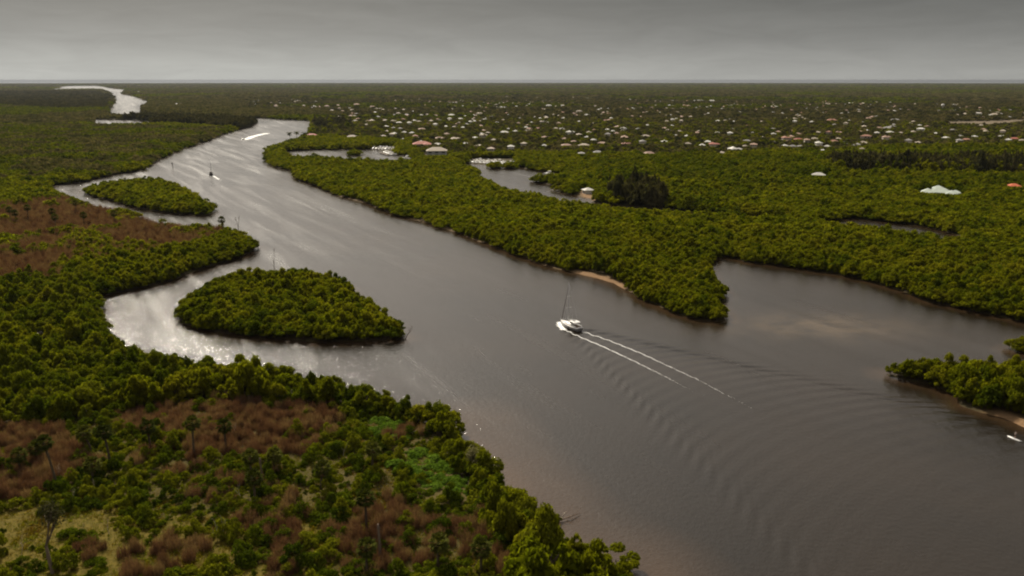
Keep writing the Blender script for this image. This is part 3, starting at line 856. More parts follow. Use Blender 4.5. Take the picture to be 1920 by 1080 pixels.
# ------------------------------------------------------------------ houses: pixel of the roof, width in pixels, roof colour
HOUSES = '''584 252 24 R|660 255 24 C|718 254 14 C|735 254 8 C|740 249 12 W|665 226 18 C|698 225 17 C|690 216 8 W|703 210 9 W|688 233 8 C
722 225 15 C|736 226 14 C|748 229 14 W|724 236 12 W|738 239 12 G|768 232 8 W|726 245 9 C|772 248 12 W|758 247 7 W|778 254 14 T|791 241 18 P|824 258 22 P|838 250 16 P
851 259 26 C|816 235 8 W|622 207 18 C|636 204 8 P|633 197 14 P|613 200 10 P|660 206 14 C|676 207 11 C|654 197 8 P|669 197 14 P|697 201 12 P|719 205 6 C|729 207 8 P
741 203 8 C|758 205 10 C|747 214 11 C|763 216 12 T|774 208 6 W|790 215 8 W|801 214 6 C|816 216 14 P|786 227 10 C|808 226 12 C|847 215 17 W|843 224 10 W|563 191 6 W
570 199 9 C|586 190 4 W|592 200 5 C|599 200 5 P|632 180 7 W|683 178 5 W|720 176 20 W|635 173 8 P|786 187 5 C|332 195 20 W|360 195 9 C|300 183 12 T|393 194 7 W|485 188 7 W|453 192 10 C
500 190 6 W|513 183 6 C|525 193 8 W|537 192 6 W|517 200 10 P|433 167 14 W|260 173 8 W|546 187 6 W|863 222 14 W|887 215 9 W|897 214 14 C|872 217 8 W|886 223 12 C|910 221 8 W|861 229 7 C
882 230 7 W|899 226 6 C|932 229 6 W|972 230 12 P|836 236 6 W|853 237 14 C|868 238 8 W|901 235 6 P|907 244 14 P|902 250 16 W|914 248 8 C|945 247 22 W|953 241 10 W|966 245 7 W|986 238 11 W
890 257 8 W|906 256 19 C|926 261 12 C|898 272 20 C|920 282 17 C|922 277 14 T|982 272 13 C|1020 272 11 W|958 278 6 W|1023 256 20 P|1013 221 6 W|1025 220 12 C|996 229 7 W|1015 230 6 C|1027 229 5 W
1042 240 11 C|1054 240 7 W|1067 250 20 W|1086 251 14 C|1059 259 14 P|1062 271 27 P|1095 271 25 C|1104 247 14 C|1114 243 12 T|1101 256 8 W|1113 261 9 W|1076 264 7 P|1057 221 12 W|1048 216 8 C
1100 215 14 W|1086 227 6 W|1055 199 7 W|1029 199 14 W|1042 199 8 C|1055 210 9 T|1086 210 14 C|968 199 9 W|931 196 12 C|940 202 7 W|896 197 5 W|951 182 14 C|966 182 10 C|919 181 5 W|950 171 14 W
855 193 10 C|848 204 5 W|1007 183 10 C|1076 183 14 C|1102 185 5 W|1116 200 6 C|1128 214 7 C|1146 221 12 W|1139 242 12 W|1149 245 11 W|1156 249 15 P|1169 243 15 W|1197 241 6 W|1171 256 27 P|1139 254 18 G
1129 267 22 P|1171 268 24 T|1205 268 12 G|1210 254 22 C|1214 234 8 W|1246 264 20 W|1267 253 12 W|1288 254 7 W|1274 245 7 C|1290 268 10 C|1217 286 26 P|1121 284 22 G|1090 286 14 G|1327 265 17 W|1317 271 8 W
1336 273 26 R|1375 278 32 W|1353 285 10 C|1261 226 6 W|1268 222 7 W|1277 228 8 C|1257 215 5 W|1295 218 10 C|1328 212 8 W|1346 211 8 P|1346 226 11 W|1360 225 7 C|1376 227 10 W|1369 252 8 W|1308 248 14 P
1222 203 11 P|1232 207 8 P|1255 197 12 W|1271 188 34 W|1310 189 24 W|1335 189 16 W|1162 189 5 W|1211 187 18 C|1181 186 5 W|1401 263 19 G|1413 274 16 P|1397 273 8 C|1413 248 5 W|1450 250 7 W|1459 246 10 P
1472 261 20 T|1497 260 20 R|1497 250 10 P|1513 265 10 P|1527 259 16 C|1533 247 14 C|1472 272 10 W|1487 273 12 G|1501 273 10 G|1535 271 18 W|1551 273 10 W|1543 281 6 W|1560 225 26 T|1565 233 13 G|1522 228 12 W
1490 229 10 W|1476 205 6 W|1514 203 5 W|1476 221 9 C|1504 220 8 C|1429 227 9 C|1554 250 12 T|1572 247 14 P|1571 259 14 C|1621 236 12 C|1626 244 11 W|1644 248 11 W|1624 258 22 T|1649 239 14 P|1594 225 8 W
1549 195 20 C|1594 193 12 W|1629 221 12 P|1586 233 7 C|1616 278 8 C|1668 247 17 W|1688 248 7 C|1660 260 20 P|1664 239 18 G|1726 244 16 W|1713 246 8 C|1739 236 8 P|1724 234 6 W|1713 227 6 C|1755 249 5 W
1773 257 13 W|1800 254 12 G|1827 255 13 W|1812 261 20 T|1799 266 10 G|1878 254 10 W|1880 248 6 C|1891 261 7 W|1903 259 16 R|1917 262 10 C|1722 266 8 C|1703 266 10 G|1848 245 8 C|1761 207 7 W|1809 213 16 C
1835 214 12 W|1865 214 16 C|1843 219 8 P|1679 224 20 G|1535 326 30 W|1902 347 26 O|1103 354 11 W'''
ROOF_RGB = {'W': (0.50, 0.48, 0.43), 'C': (0.36, 0.30, 0.23), 'T': (0.27, 0.125, 0.082), 'P': (0.32, 0.205, 0.15), 'G': (0.23, 0.215, 0.20), 'R': (0.30, 0.095, 0.065), 'O': (0.50, 0.12, 0.05)}
ROOF_WORD = {'W': 'white', 'C': 'tan', 'T': 'terracotta', 'P': 'pinkish brown', 'G': 'grey', 'R': 'red', 'O': 'bright orange'}
hs_ = []
for row in HOUSES.replace('\n', '|').split('|'):
    u, v, w, cc = row.split(); u, v, w = float(u), float(v), float(w)
    x, y = at(u, v, 4.0)
    d = math.hypot(x, y, CAM_H)
    wm_ = min(max(w * 0.80 * d / FOCAL, 7.5), 85.0 if v < 200 and w > 12 else 30.0)
    hs_.append(dict(x=x, y=y, u=u, v=v, w=wm_, d=min(max(wm_ * 0.62, 8.0), 17.0), c=cc, dist=d))
# the two larger compounds that the photograph shows with their walls
VILLA = dict(x=at(818, 294)[0], y=at(818, 294)[1] + 7, w=25.0, d=15.0, dist=880.0)
ESTATE = dict(x=at(1763, 358, 4)[0], y=at(1763, 358, 4)[1], w=28.0, d=16.0, dist=600.0)


X, Y = jitter(950, 3300, 30)
m = inside(Z_TOWN, X, Y) & (shore(X, Y) > 15)
X, Y = X[m], Y[m]
far_enough = np.ones(len(X), bool)
for h in hs_: far_enough &= np.hypot(X - h['x'], Y - h['y']) > 20
sel_f = np.nonzero(far_enough & (np.abs(X / Y) < .66) & (fnoise(X, Y, 130, 61) > 0.44))[0]
rng.shuffle(sel_f)
FILL = [dict(x=float(X[q]), y=float(Y[q]), w=random.uniform(9, 15), d=random.uniform(8, 11), c=random.choice('CPPGTCGWCTP'), dist=float(math.hypot(X[q], Y[q]))) for q in sel_f[:460]]


def cap_heights(X, Y):
    """how tall a tree may stand so that the house behind it is still seen"""
    cap = np.full(X.shape, 99.0)
    for q_, h in enumerate(hs_ + [VILLA, ESTATE] + FILL[:330]):
        L = math.hypot(h['x'], h['y']); fx, fy = h['x'] / L, h['y'] / L
        dx, dy = X - h['x'], Y - h['y']
        t = -(dx * fx + dy * fy)                       # metres in front of the house
        s = np.abs(dx * fy - dy * fx)
        on = (s < h['w'] * 0.5 + 2.0) & (t < 70) & (t > -h['d'] * 0.6)
        lo = 1.5 if h is VILLA else 3.0 if q_ < len(hs_) + 2 else 4.2
        c = np.where(t < h['d'] * 0.55, 0.0, lo + (t - h['d'] * 0.5) * CAM_H / h['dist'])
        cap = np.where(on, np.minimum(cap, c), cap)
    return cap


MARINA_BOXES = []
for (u0, v0, u1, v1) in ((700, 276, 745, 297), (880, 298, 970, 312), (1100, 323, 1118, 328)):
    MARINA_BOXES.append(poly([(u0, v0), (u1, v0), (u1, v1), (u0, v1)]))

# ------------------------------------------------------------------ trees
LEFT_FAR = poly([(-200, 236, 0), (100, 236, 0), (300, 240, 0), (450, 246, 0), (300, 300, 0), (200, 330, 0), (60, 345, 0), (-200, 345, 0)])
RIGHT_MIX = poly([(1120, 300, 0), (1400, 296, 0), (1560, 288, 0), (1960, 275, 0), (1960, 372, 0), (1700, 370, 0), (1500, 360, 0), (1300, 400, 0), (1190, 398, 0), (1120, 372, 0)])
FORE = poly([(-700, 1300, 0), (-700, 500, 0), (180, 520, 0), (215, 640, 0), (500, 700, 0), (760, 770, 0), (880, 880, 0), (1000, 1010, 0), (1230, 1100, 0), (1230, 1300, 0)])


def tree_set(mat, nleaf, leaf, seed, n=6, nl=13, trunk=True):
    out = []
    for i in range(n):
        a_ = CROWN_ARGS[i % 6]
        parts = [(*crown_geo(seed + i, nleaf, leaf, *a_[2:]), 0)]
        if trunk: parts.append((*tubes_geo(trunk_paths(seed + 50 + i, 3), 4), 1))
        V, F, I = join_geo(parts)
        out.append(np_mesh('tree', V, F, [mat, M_BARK], I))
    return out


def near_set(key, mat):
    out = []
    for i in range(N_VAR):
        V, F, I = join_geo([(*crown_geo(100 + i, *CROWN_ARGS[i]), 0), (*tubes_geo(trunk_paths(200 + i % 3)), 1), (*tubes_geo(root_paths(230 + i % 3), 4), 1)])
        out.append(np_mesh('tree', V, F, [mat, M_BARK], I))
    return out


LIB_NEAR = {'mang': library('near_mangrove', near_set('mang', M_MANG)), 'ham': library('near_hammock', near_set('ham', M_HAM))}
LIB_MID = {k_: library('mid_' + k_, tree_set(m_, 1100, 0.092, 500)) for k_, m_ in (('mang', M_MANG), ('ham', M_HAM), ('town', M_TOWN))}
LIB_FAR = {k_: library('far_' + k_, tree_set(m_, 320, 0.17, 560, 6, 10, False)) for k_, m_ in (('mang', M_MANG), ('ham', M_HAM), ('town', M_TOWN), ('dark', M_DARK))}


def pine_full(i, nl, lf):
    V, F, I = join_geo([(*pine_geo(400 + i, nl, lf), 0), (*tubes_geo([([Vector((0, 0, -0.03)), Vector((0.01, 0, 0.5)), Vector((0, 0.01, 0.98))], [0.018, 0.012, 0.003])]), 1)])
    return np_mesh('tree', V, F, [M_DARK, M_BARK], I)


LIB_PINE = library('pine', [pine_full(i, 450, 0.07) for i in range(3)])


class Bag:
    def __init__(self): self.p = []; self.s = []

    def put(self, X, Y, Z, Rr, H):
        if len(X):
            self.p.append(np.stack([X, Y, Z], -1)); self.s.append(np.stack([Rr, Rr, H], -1))

    def get(self):
        return (np.vstack(self.p), np.vstack(self.s)) if self.p else (np.zeros((0, 3)), np.zeros((0, 3)))


BAG = {}


def bag(k_): return BAG.setdefault(k_, Bag())


BANDS = [(95, 420, 3.35, 'near', 3.2, 6.4), (420, 900, 4.1, 'mid', 4.2, 6.6), (900, 1700, 5.8, 'far', 5.4, 7.0), (1700, 3600, 11.0, 'far', 8.0, 8.0), (3600, 9500, 27.0, 'far', 20.0, 10.0), (9500, 22000, 80.0, 'far', 60.0, 15.0)]
PINES = []
for (r0, r1, sp_, lod, rad, hgt) in BANDS:
    X, Y = jitter(r0, r1, sp_)
    sdv = shore(X, Y)
    ok = sdv > (0.5 if r0 < 900 else rad * 0.35)
    X, Y, sdv = X[ok], Y[ok], sdv[ok]
    if r0 < 900:
        keep = ~(edge_dist(SANDY, X, Y, False) < 0.8 + 2.2 * vnoise(X, Y, 16, 8)) & ~(edge_dist(SANDBAR, X, Y, False) < 4.5) & ~(edge_dist(SANDBAR2, X, Y, False) < 4.0) & ~(edge_dist(SANDBAR3, X, Y, False) < 7)
        keep &= ~inside(Z_CLEAR, X, Y)
        br = inside(Z_BROWN[4], X, Y)
        keep &= ~(br & ((fnoise(X, Y, 22, 4) < 0.58) | (rng.uniform(0, 1, X.shape) < .4)))
        X, Y, sdv = X[keep], Y[keep], sdv[keep]
    keep = ~in_any(MARINA_BOXES, X, Y) & ~in_any(Z_FIELD, X, Y)
    X, Y, sdv = X[keep], Y[keep], sdv[keep]
    town = inside(Z_TOWN, X, Y)
    pine = in_any(Z_PINE[:2] + Z_PINE[3:4], X, Y); dark = in_any([Z_PINE[2], Z_PINE[4]], X, Y)
    lf = inside(LEFT_FAR, X, Y); rm = inside(RIGHT_MIX, X, Y); fo = inside(FORE, X, Y)
    nz = fnoise(X, Y, 34, 11)
    cap = cap_heights(X, Y)
    g = rng.uniform(0, 1, X.shape)
    drop = (town & (g < 0.42)) | ((r0 < 400) & fo & (g < 0.12))
    Hh = hgt * (0.62 + 0.46 * rng.uniform(0, 1, X.shape) + 0.34 * (fnoise(X, Y, 22 if r0 < 900 else 80, 12) - 0.4))
    calm = ~(fo | rm | town)
    Rr = rad * np.where(calm, 0.62 + 0.95 * rng.uniform(0, 1, X.shape) ** 1.3, rng.uniform(0.6, 1.45, X.shape))
    Hh = np.where(calm, hgt * (0.78 + 0.16 * rng.uniform(0, 1, X.shape) + 0.65 * (fnoise(X, Y, 30, 12) - 0.42)), Hh)
    Hh = np.where(inside(ISLANDS['east'], X, Y), Hh * 1.2, Hh)
    big = (rng.uniform(0, 1, X.shape) < 0.07) & (sdv > 4) & (r0 < 900)
    Rr = np.where(big, Rr * 1.4, Rr); Hh = np.where(big, Hh * 1.3, Hh)
    edge = np.clip(sdv / 6.0, 0, 1)
    Hh *= 0.80 + 0.20 * edge
    Hh = np.where(fo & (sdv > 4), Hh * (0.85 + 0.5 * fnoise(X, Y, 13, 31)), Hh)
    Hh = np.where(rm, Hh * (0.75 + 0.7 * fnoise(X, Y, 17, 32)), Hh)
    Hh = np.where(town, Hh * rng.uniform(0.6, 1.1, X.shape), Hh)
    Hh = np.where(inside(Z_PINE[2], X, Y), Hh * 1.9, Hh)
    Hh = np.minimum(Hh, cap)
    Rr = np.where(Hh < hgt * 0.6, Rr * 0.75, Rr)
    kp = ~drop & (Hh > 1.8)
    Zg = np.full(X.shape, 0.3)
    pick_p = kp & pine & (rng.uniform(0, 1, X.shape) < 0.16)
    for x_, y_, c_ in zip(X[pick_p], Y[pick_p], cap[pick_p]):
        if c_ > 9: PINES.append((x_, y_))
    rest = kp & ~pick_p
    dark = dark | (pine & (rng.uniform(0, 1, X.shape) < 0.75))
    Hh = np.where(pine, np.minimum(Hh * 1.7, cap), Hh)
    tmix = rng.uniform(0, 1, X.shape); dark = dark | (town & (tmix < 0.22)); town_h = town & (tmix > 0.72)
    sel_dark = rest & dark
    sel_town = rest & ~dark & ((town & ~town_h) | (lf & (nz < 0.52)))
    sel_ham = rest & ~sel_town & ~sel_dark & ((fo & (nz < 0.60)) | (inside(ISLANDS['oval'], X, Y) & (nz < 0.5)) | (rm & (nz < 0.56)) | (lf & (nz >= 0.52)) | (rng.uniform(0, 1, X.shape) < 0.24))
    sel_mang = rest & ~sel_town & ~sel_dark & ~sel_ham
    if r0 >= 1700:
        far_t = rest & ~dark
        sel_town = far_t & (fnoise(X, Y, 500, 13) > 0.42); sel_ham = far_t & ~sel_town; sel_mang = np.zeros(X.shape, bool)
    for nm, s_ in (('town', sel_town), ('dark', sel_dark), ('ham', sel_ham), ('mang', sel_mang)):
        l_ = lod
        if lod == 'near' and nm in ('town', 'dark'): nm = 'ham'
        if lod == 'mid' and nm == 'dark': l_ = 'far'
        bag((l_, nm)).put(X[s_], Y[s_], Zg[s_], Rr[s_], Hh[s_])

# low outer growth that drapes over the water's edge
X, Y = jitter(95, 420, 2.5)
sdv = shore(X, Y)
isl_ = inside(ISLANDS['east'], X, Y) | inside(ISLANDS['knoll'], X, Y)
m = ((sdv > 0.1) & (sdv < 4.0) & ~inside(Z_CLEAR, X, Y) & ~(edge_dist(SANDBAR, X, Y, False) < 4.5) & ~(edge_dist(SANDBAR2, X, Y, False) < 4.0) & (rng.uniform(0, 1, X.shape) < 0.75)) | (isl_ & (sdv > 0) & ~(edge_dist(SANDBAR2, X, Y, False) < 4.0))
X, Y = X[m], Y[m]
fo = inside(FORE, X, Y); R0 = rng.uniform(1.5, 2.7, X.shape); H0 = rng.uniform(2.8, 5.0, X.shape)
for nm, q in (('ham', fo), ('mang', ~fo)): bag(('near', nm)).put(X[q], Y[q], np.full(q.sum(), 0.1), R0[q], H0[q])

# the nearest 300 mangroves in view stand as single trees
cands = []
for nm in ('mang', 'ham'):
    P, S = bag(('near', nm)).get()
    for i in range(len(P)): cands.append((nm, P[i], S[i]))
PX = np.array([c_[1] for c_ in cands]); SX = np.array([c_[2] for c_ in cands])
cu, cv = proj(PX[:, 0], PX[:, 1], PX[:, 2] + SX[:, 2] * 0.6)
inview = (cu > -10) & (cu < 1930) & (cv < 1090) & (cv > 100)
order = np.argsort(np.where(inview, np.hypot(PX[:, 0], PX[:, 1]), 1e9))
single = set(order[:300].tolist())


def plant(name, x, y, z, rz, scale, parts, label, cat, group):
    e = empty(name, (x, y, z), rz, scale)
    tag(e, label, cat, group)
    for pn, m in parts:
        o = bpy.data.objects.new(pn, m); COL.objects.link(o); o.parent = e
    return e


def where_tree(x, y):
    P = np.array([x]), np.array([y])
    if inside(ISLANDS['oval'], *P)[0]: return 'green mangrove tree on the oval island in the river', 'mangroves on the oval island'
    if inside(ISLANDS['east'], *P)[0]: return 'olive mangrove tree on the low islet at the right edge', 'mangroves on the right-hand islet'
    if inside(ISLANDS['knoll'], *P)[0]: return 'mangrove tree on the small knoll at the right edge', 'mangroves on the right-hand knoll'
    u, v = proj(x, y, 3)
    if not inside(FORE, *P)[0]:
        if u > 900: return 'olive mangrove tree on the long spit across the river', 'mangroves on the spit'
        return 'green mangrove tree beside the glittering side channel', 'mangroves by the side channel'
    if v > 790 and u > 780: return 'dark mangrove tree on the near shore beside the brown shallows', 'mangroves along the near shore'
    if v > 790: return 'leafy green tree growing among the scrub of the clearing', 'trees in the clearing'
    w_ = 'at the left frame edge' if u < 110 else 'left of the tall bent palm' if u < 230 else 'below the glittering cove' if u < 380 else 'facing the oval island' if u < 560 else 'facing the tip of the oval island' if u < 720 else 'on the shoulder of the near shore'
    return 'dark green mangrove behind the clearing, ' + w_ + (', waterside' if shore(*P)[0] < 7 else ', inland'), 'mangroves of the near belt'


rest_p = {'mang': [], 'ham': []}
for i, (nm, P, S) in enumerate(cands):
    if i in single:
        lb, gp = where_tree(P[0], P[1])
        kx = int(rng.integers(0, N_VAR))
        plant('mangrove_tree', P[0], P[1], P[2], float(rng.uniform(0, 6.28)), tuple(S), [('crown', CROWN[nm][kx]), ('trunk', TRUNK[kx % 3]), ('prop_roots', ROOTS[kx % 3])], lb, 'tree', gp)
    else:
        rest_p[nm].append(i)
for nm, ttl, lb in (('mang', 'mangrove_forest', 'olive green mangrove canopy covering the islands and river banks'), ('ham', 'hammock_forest', 'darker green mixed woodland along the near river bank')):
    ii = np.array(rest_p[nm]); n = len(ii)
    scatter(ttl, lb, 'mangroves' if nm == 'mang' else 'woodland', PX[ii], SX[ii], rng.uniform(0, 6.28, n), rng.integers(0, N_VAR, n), LIB_NEAR[nm], [M_MANG if nm == 'mang' else M_HAM, M_BARK])
STUFF = {('mid', 'mang'): ('mangrove_forest', 'olive green mangrove canopy on the spit and round the lagoons', 'mangroves', LIB_MID['mang'], M_MANG),
         ('mid', 'ham'): ('mixed_forest', 'mixed green woodland beyond the creek', 'woodland', LIB_MID['ham'], M_HAM),
         ('mid', 'town'): ('dull_forest', 'dull olive woodland on the far left bank', 'woodland', LIB_MID['town'], M_TOWN),
         ('far', 'mang'): ('far_mangrove_forest', 'distant olive mangrove canopy at the river bend', 'mangroves', LIB_FAR['mang'], M_MANG),
         ('far', 'ham'): ('far_forest', 'distant green woodland stretching to the horizon', 'woodland', LIB_FAR['ham'], M_HAM),
         ('far', 'town'): ('town_forest', 'dull green trees between the houses and beyond the town', 'woodland', LIB_FAR['town'], M_TOWN),
         ('far', 'dark'): ('dark_forest', 'dark woodland on the far point of the left bank', 'woodland', LIB_FAR['dark'], M_DARK)}
for ky, (ttl, lb, ct, lib, mt) in STUFF.items():
    P, S = bag(ky).get(); n = len(P)
    if n:
        scatter(ttl, lb, ct, P, S, rng.uniform(0, 6.28, n), rng.integers(0, len(lib.objects), n), lib, [mt, M_BARK])

# dark casuarina pines: single trees
PINES.sort(key=lambda p: math.hypot(*p))
for i, (x, y) in enumerate(PINES[:280]):
    u, v = proj(x, y, 5)
    if u > 1400: lb, gp = 'tall dark feathery pine beyond the white estate, ' + ('left end' if u < 1620 else 'left of the estate' if u < 1720 else 'above the estate' if u < 1830 else 'near the right frame edge') + (', front' if v > 322 else ', back'), 'pines beyond the estate'
    elif u > 900: lb, gp = 'tall dark feathery pine beside the creek mouth, ' + ('waterside' if u < 1175 else 'middle of the clump' if u < 1205 else 'inland side'), 'pines by the creek'
    else: lb, gp = 'dark feathery pine behind the red-roofed waterside house', 'pines by the river bend'
    h = random.uniform(10, 17)
    plant('pine_tree', x, y, 0.3, random.uniform(0, 6.28), (h * 0.62, h * 0.62, h), [('crown', PINE_C[i % 3]), ('trunk', PINE_T)], lb, 'pine', gp)
if len(PINES) > 280:
    P = np.array([(x, y, 0.3) for x, y in PINES[280:]]); h = rng.uniform(10, 15, len(P))
    scatter('pine_forest', 'dark feathery pines standing behind the first row', 'pines', P, np.stack([h * .62, h * .62, h], -1), rng.uniform(0, 6.28, len(P)), rng.integers(0, 3, len(P)), LIB_PINE, [M_DARK, M_BARK])

def brush_label(x, y):
    P = np.array([x]), np.array([y])
    for Zp, w_ in zip(Z_BROWN, ('in the wide thicket behind the clearing', 'in the thicket round the tall bent palm at the left', 'in the brown patch near the shore', 'in the brown clump at the bottom edge', 'on the upper left peninsula')):
        if inside(Zp, *P)[0]: return 'reddish brown dead shrub ' + w_
    u, v = proj(x, y, 1)
    return 'reddish brown dead shrub among green scrub, ' + ('left part of the clearing' if u < 330 else 'middle of the clearing' if u < 640 else 'shore side of the clearing')


def bush_label(x, y):
    u, v = proj(x, y, 1)
    h_ = 'left corner' if u < 200 else 'left part' if u < 420 else 'middle' if u < 640 else 'right part' if u < 840 else 'shore edge'
    return 'low leafy green bush in the %s of the clearing, %s' % (h_, 'at the bottom edge' if v > 1000 else 'in its front half' if v > 910 else 'in its back half')


# ------------------------------------------------------------------ the clearing: scrub, dead brush, grass
X, Y = jitter(100, 260, 1.7)
sdv = shore(X, Y)
m = inside(Z_CLEAR, X, Y) & (sdv > 1.0)
br = in_any(Z_BROWN[:4], X, Y); gz = in_any(Z_GRASS, X, Y); lz = in_any(Z_LIME, X, Y)
g = rng.uniform(0, 1, X.shape); nz = fnoise(X, Y, 9, 21)
bush = m & ~lz & (((~br) & (~gz) & (g < 0.34 + 0.75 * nz)) | (gz & (nz > 0.46) & (g < .6)) | (br & (nz > 0.50) & (g < .5)))
lime = m & lz
bl = [(x, y, 'bush') for x, y in zip(X[bush], Y[bush])] + [(x, y, 'lime') for x, y in zip(X[lime], Y[lime])]
bl.sort(key=lambda q: (q[2] != 'lime', not (-20 < proj(q[0], q[1], 1)[0] < 1940 and proj(q[0], q[1], 1)[1] < 1100), math.hypot(q[0], q[1])))
rest_b = []
for i, (x, y, kd) in enumerate(bl):
    r_ = 0.5 + 2.0 * random.random() ** 1.8; h = r_ * random.uniform(0.8, 1.9)
    if kd == 'lime': h = r_ * random.uniform(0.7, 1.0)
    if i < 300:
        lb, gp = (bush_label(x, y), 'bushes in the clearing') if kd == 'bush' else ('bright green vine-covered bush ' + ('in the larger patch near the brown shallows' if proj(x, y, 1)[1] > 842 else 'in the smaller patch below the belt'), 'bright green bushes')
        plant('scrub_bush', x, y, 0.25, random.uniform(0, 6.28), (r_ * 1.15, r_ * 1.15, h), [('foliage', (BUSHES if kd == 'bush' else LIMES)[i % (4 if kd == 'bush' else 2)]), ('stem', STEMS[i % 2])], lb, 'bush', gp)
    else: rest_b.append((x, y, r_, h))
if rest_b:
    A = np.array(rest_b)
    scatter('undergrowth', 'green scrub at the back of the clearing', 'scrub', np.column_stack([A[:, :2], np.full(len(A), .25)]), np.column_stack([A[:, 2], A[:, 2], A[:, 3]]), rng.uniform(0, 6.28, len(A)), rng.integers(0, 4, len(A)), library('scrub', BUSHES), [M_BUSH])


X, Y = jitter(100, 660, 1.9)
br = in_any(Z_BROWN, X, Y) & (shore(X, Y) > 1.5)
cl = inside(Z_CLEAR, X, Y) & ~in_any(Z_BROWN, X, Y) & (fnoise(X, Y, 12, 23) > 0.62) & (rng.uniform(0, 1, X.shape) < 0.5)
m = (br & (rng.uniform(0, 1, X.shape) < np.where(np.hypot(X, Y) > 260, 0.95, 0.25 + 1.1 * fnoise(X, Y, 10, 51)))) | cl
bl = sorted(zip(X[m], Y[m]), key=lambda q: (not (-20 < proj(q[0], q[1], 1)[0] < 1940 and proj(q[0], q[1], 1)[1] < 1100), math.hypot(q[0], q[1])))
rest_b = []
for i, (x, y) in enumerate(bl):
    r_ = random.uniform(1.0, 1.7); h = random.uniform(1.6, 3.4) if math.hypot(x, y) < 260 else random.uniform(2.0, 6.2)
    if i < 300:
        plant('brown_shrub', x, y, 0.25, random.uniform(0, 6.28), (r_, r_, h), [('brush', BRUSH[i % 4])], brush_label(x, y), 'shrub', 'dead brown shrubs')
    else: rest_b.append((x, y, r_, h))
if rest_b:
    A = np.array(rest_b)
    scatter('dead_undergrowth', 'reddish brown dead brush on the upper left peninsula', 'brush', np.column_stack([A[:, :2], np.full(len(A), .25)]), np.column_stack([A[:, 2], A[:, 2], A[:, 3]]), rng.uniform(0, 6.28, len(A)), rng.integers(0, 4, len(A)), library('brush', BRUSH), [M_BROWN])

X, Y = jitter(100, 260, 0.62)
m = inside(Z_CLEAR, X, Y) & (shore(X, Y) > 1.0) & (rng.uniform(0, 1, X.shape) < 0.92)
X, Y = X[m], Y[m]; n = len(X); s_ = rng.uniform(0.30, 0.8, n) * (0.7 + 0.9 * fnoise(X, Y, 6, 27))
GR = [mesh_q('grass_tuft', *grass_geo(600 + i), M_GRASS) for i in range(3)]
scatter('grass', 'yellowish dry grass covering the clearing floor', 'grass', np.stack([X, Y, np.full(n, .2)], -1), np.stack([s_, s_, s_], -1), rng.uniform(0, 6.28, n), rng.integers(0, 3, n), library('grass', GR), [M_GRASS])

# ------------------------------------------------------------------ cabbage palms
PALMS = [  # crown pixel, base pixel (or height), label
    (95, 822, (107, 917), 'tall cabbage palm with bent trunk in the brown brush, leftmost of the tall ones'),
    (163, 808, (173, 856), 'cabbage palm to the left in the close pair at the brown thicket'),
    (203, 804, (208, 876), 'cabbage palm to the right in the close pair at the brown thicket'),
    (278, 803, 6.0, 'short cabbage palm between the close pair and the leafy tree'),
    (358, 795, 8.5, 'cabbage palm with dark head beside the leafy tree in the clearing'),
    (468, 858, 7.0, 'cabbage palm left of the bare palm trunk mid-clearing'),
    (480, 890, (480, 952), 'cabbage palm in front of the bare palm trunk mid-clearing'),
    (517, 850, (515, 894), 'cabbage palm right of the bare palm trunk mid-clearing'),
    (63, 842, 4.0, 'small cabbage palm just left of the tallest bent palm'),
    (33, 855, 4.0, 'small cabbage palm nearest the left frame edge in the brown brush'),
    (170, 872, 4.5, 'low cabbage palm below the close pair of palms'),
    (688, 927, (688, 1000), 'cabbage palm at the back of the brown patch near the shore'),
    (690, 1020, (688, 1085), 'cabbage palm in the front of the brown patch at the bottom edge'),
    (903, 1020, (902, 1082), 'cabbage palm near the driftwood at the bottom edge'),
    (697, 845, 5.0, 'small cabbage palm beside the bright green bushes'),
    (820, 1020, 5.0, 'small cabbage palm between brown patch and driftwood'),
    (420, 800, 6.0, 'cabbage palm at the back edge of the brown thicket'),
    (600, 880, 5.0, 'small cabbage palm right of mid-clearing scrub'),
    (50, 390, 10.0, 'cabbage palm on the upper left peninsula, second from the frame edge'),
    (97, 397, 9.0, 'cabbage palm standing behind another on the upper left peninsula'),
    (102, 408, 9.0, 'cabbage palm standing in front of another on the upper left peninsula'),
    (17, 394, 9.0, 'cabbage palm on the upper left peninsula nearest the frame edge'),
    (28, 400, 8.0, 'lower cabbage palm near the frame edge on the upper left peninsula'),
    (140, 381, 9.0, 'cabbage palm on the upper left peninsula nearest the narrow channel head'),
    (155, 404, 8.0, 'lone cabbage palm in the middle of the dead brush on the upper peninsula'),
    (213, 401, 8.0, 'cabbage palm on the upper peninsula beside the narrow channel'),
    (417, 413, 10.0, 'tall palm at the tip of the upper left peninsula'),
]


def make_palm(x, y, h, lb, rad, i, lean=(0, 0), group='cabbage palms', crown=None, ct='palm'):
    e = empty('cabbage_palm' if crown is None else 'coconut_palm', (x, y, 0.25), 0)
    tag(e, lb, ct, group)
    mb = MB()
    pts = [Vector((0, 0, -0.3)), Vector((lean[0] * .15, lean[1] * .15, h * .35)), Vector((lean[0] * .55, lean[1] * .55, h * .7)), Vector((lean[0], lean[1], h))]
    mb.tube(pts, [0.30, 0.24, 0.22, 0.24], 7)
    mb.build('trunk', M_BARK, e, True)
    f = bpy.data.objects.new('fronds', (crown or PALM_C)[i % len(crown or PALM_C)]); COL.objects.link(f); f.parent = e
    f.location = (lean[0], lean[1], h); f.scale = (rad,) * 3; f.rotation_euler = (0, 0, i * 1.7)
    if crown is None:
        s = bpy.data.objects.new('dead_fronds', PALM_S[i % 2]); COL.objects.link(s); s.parent = e
        s.location = (lean[0], lean[1], h - 0.1); s.scale = (rad,) * 3
    return e


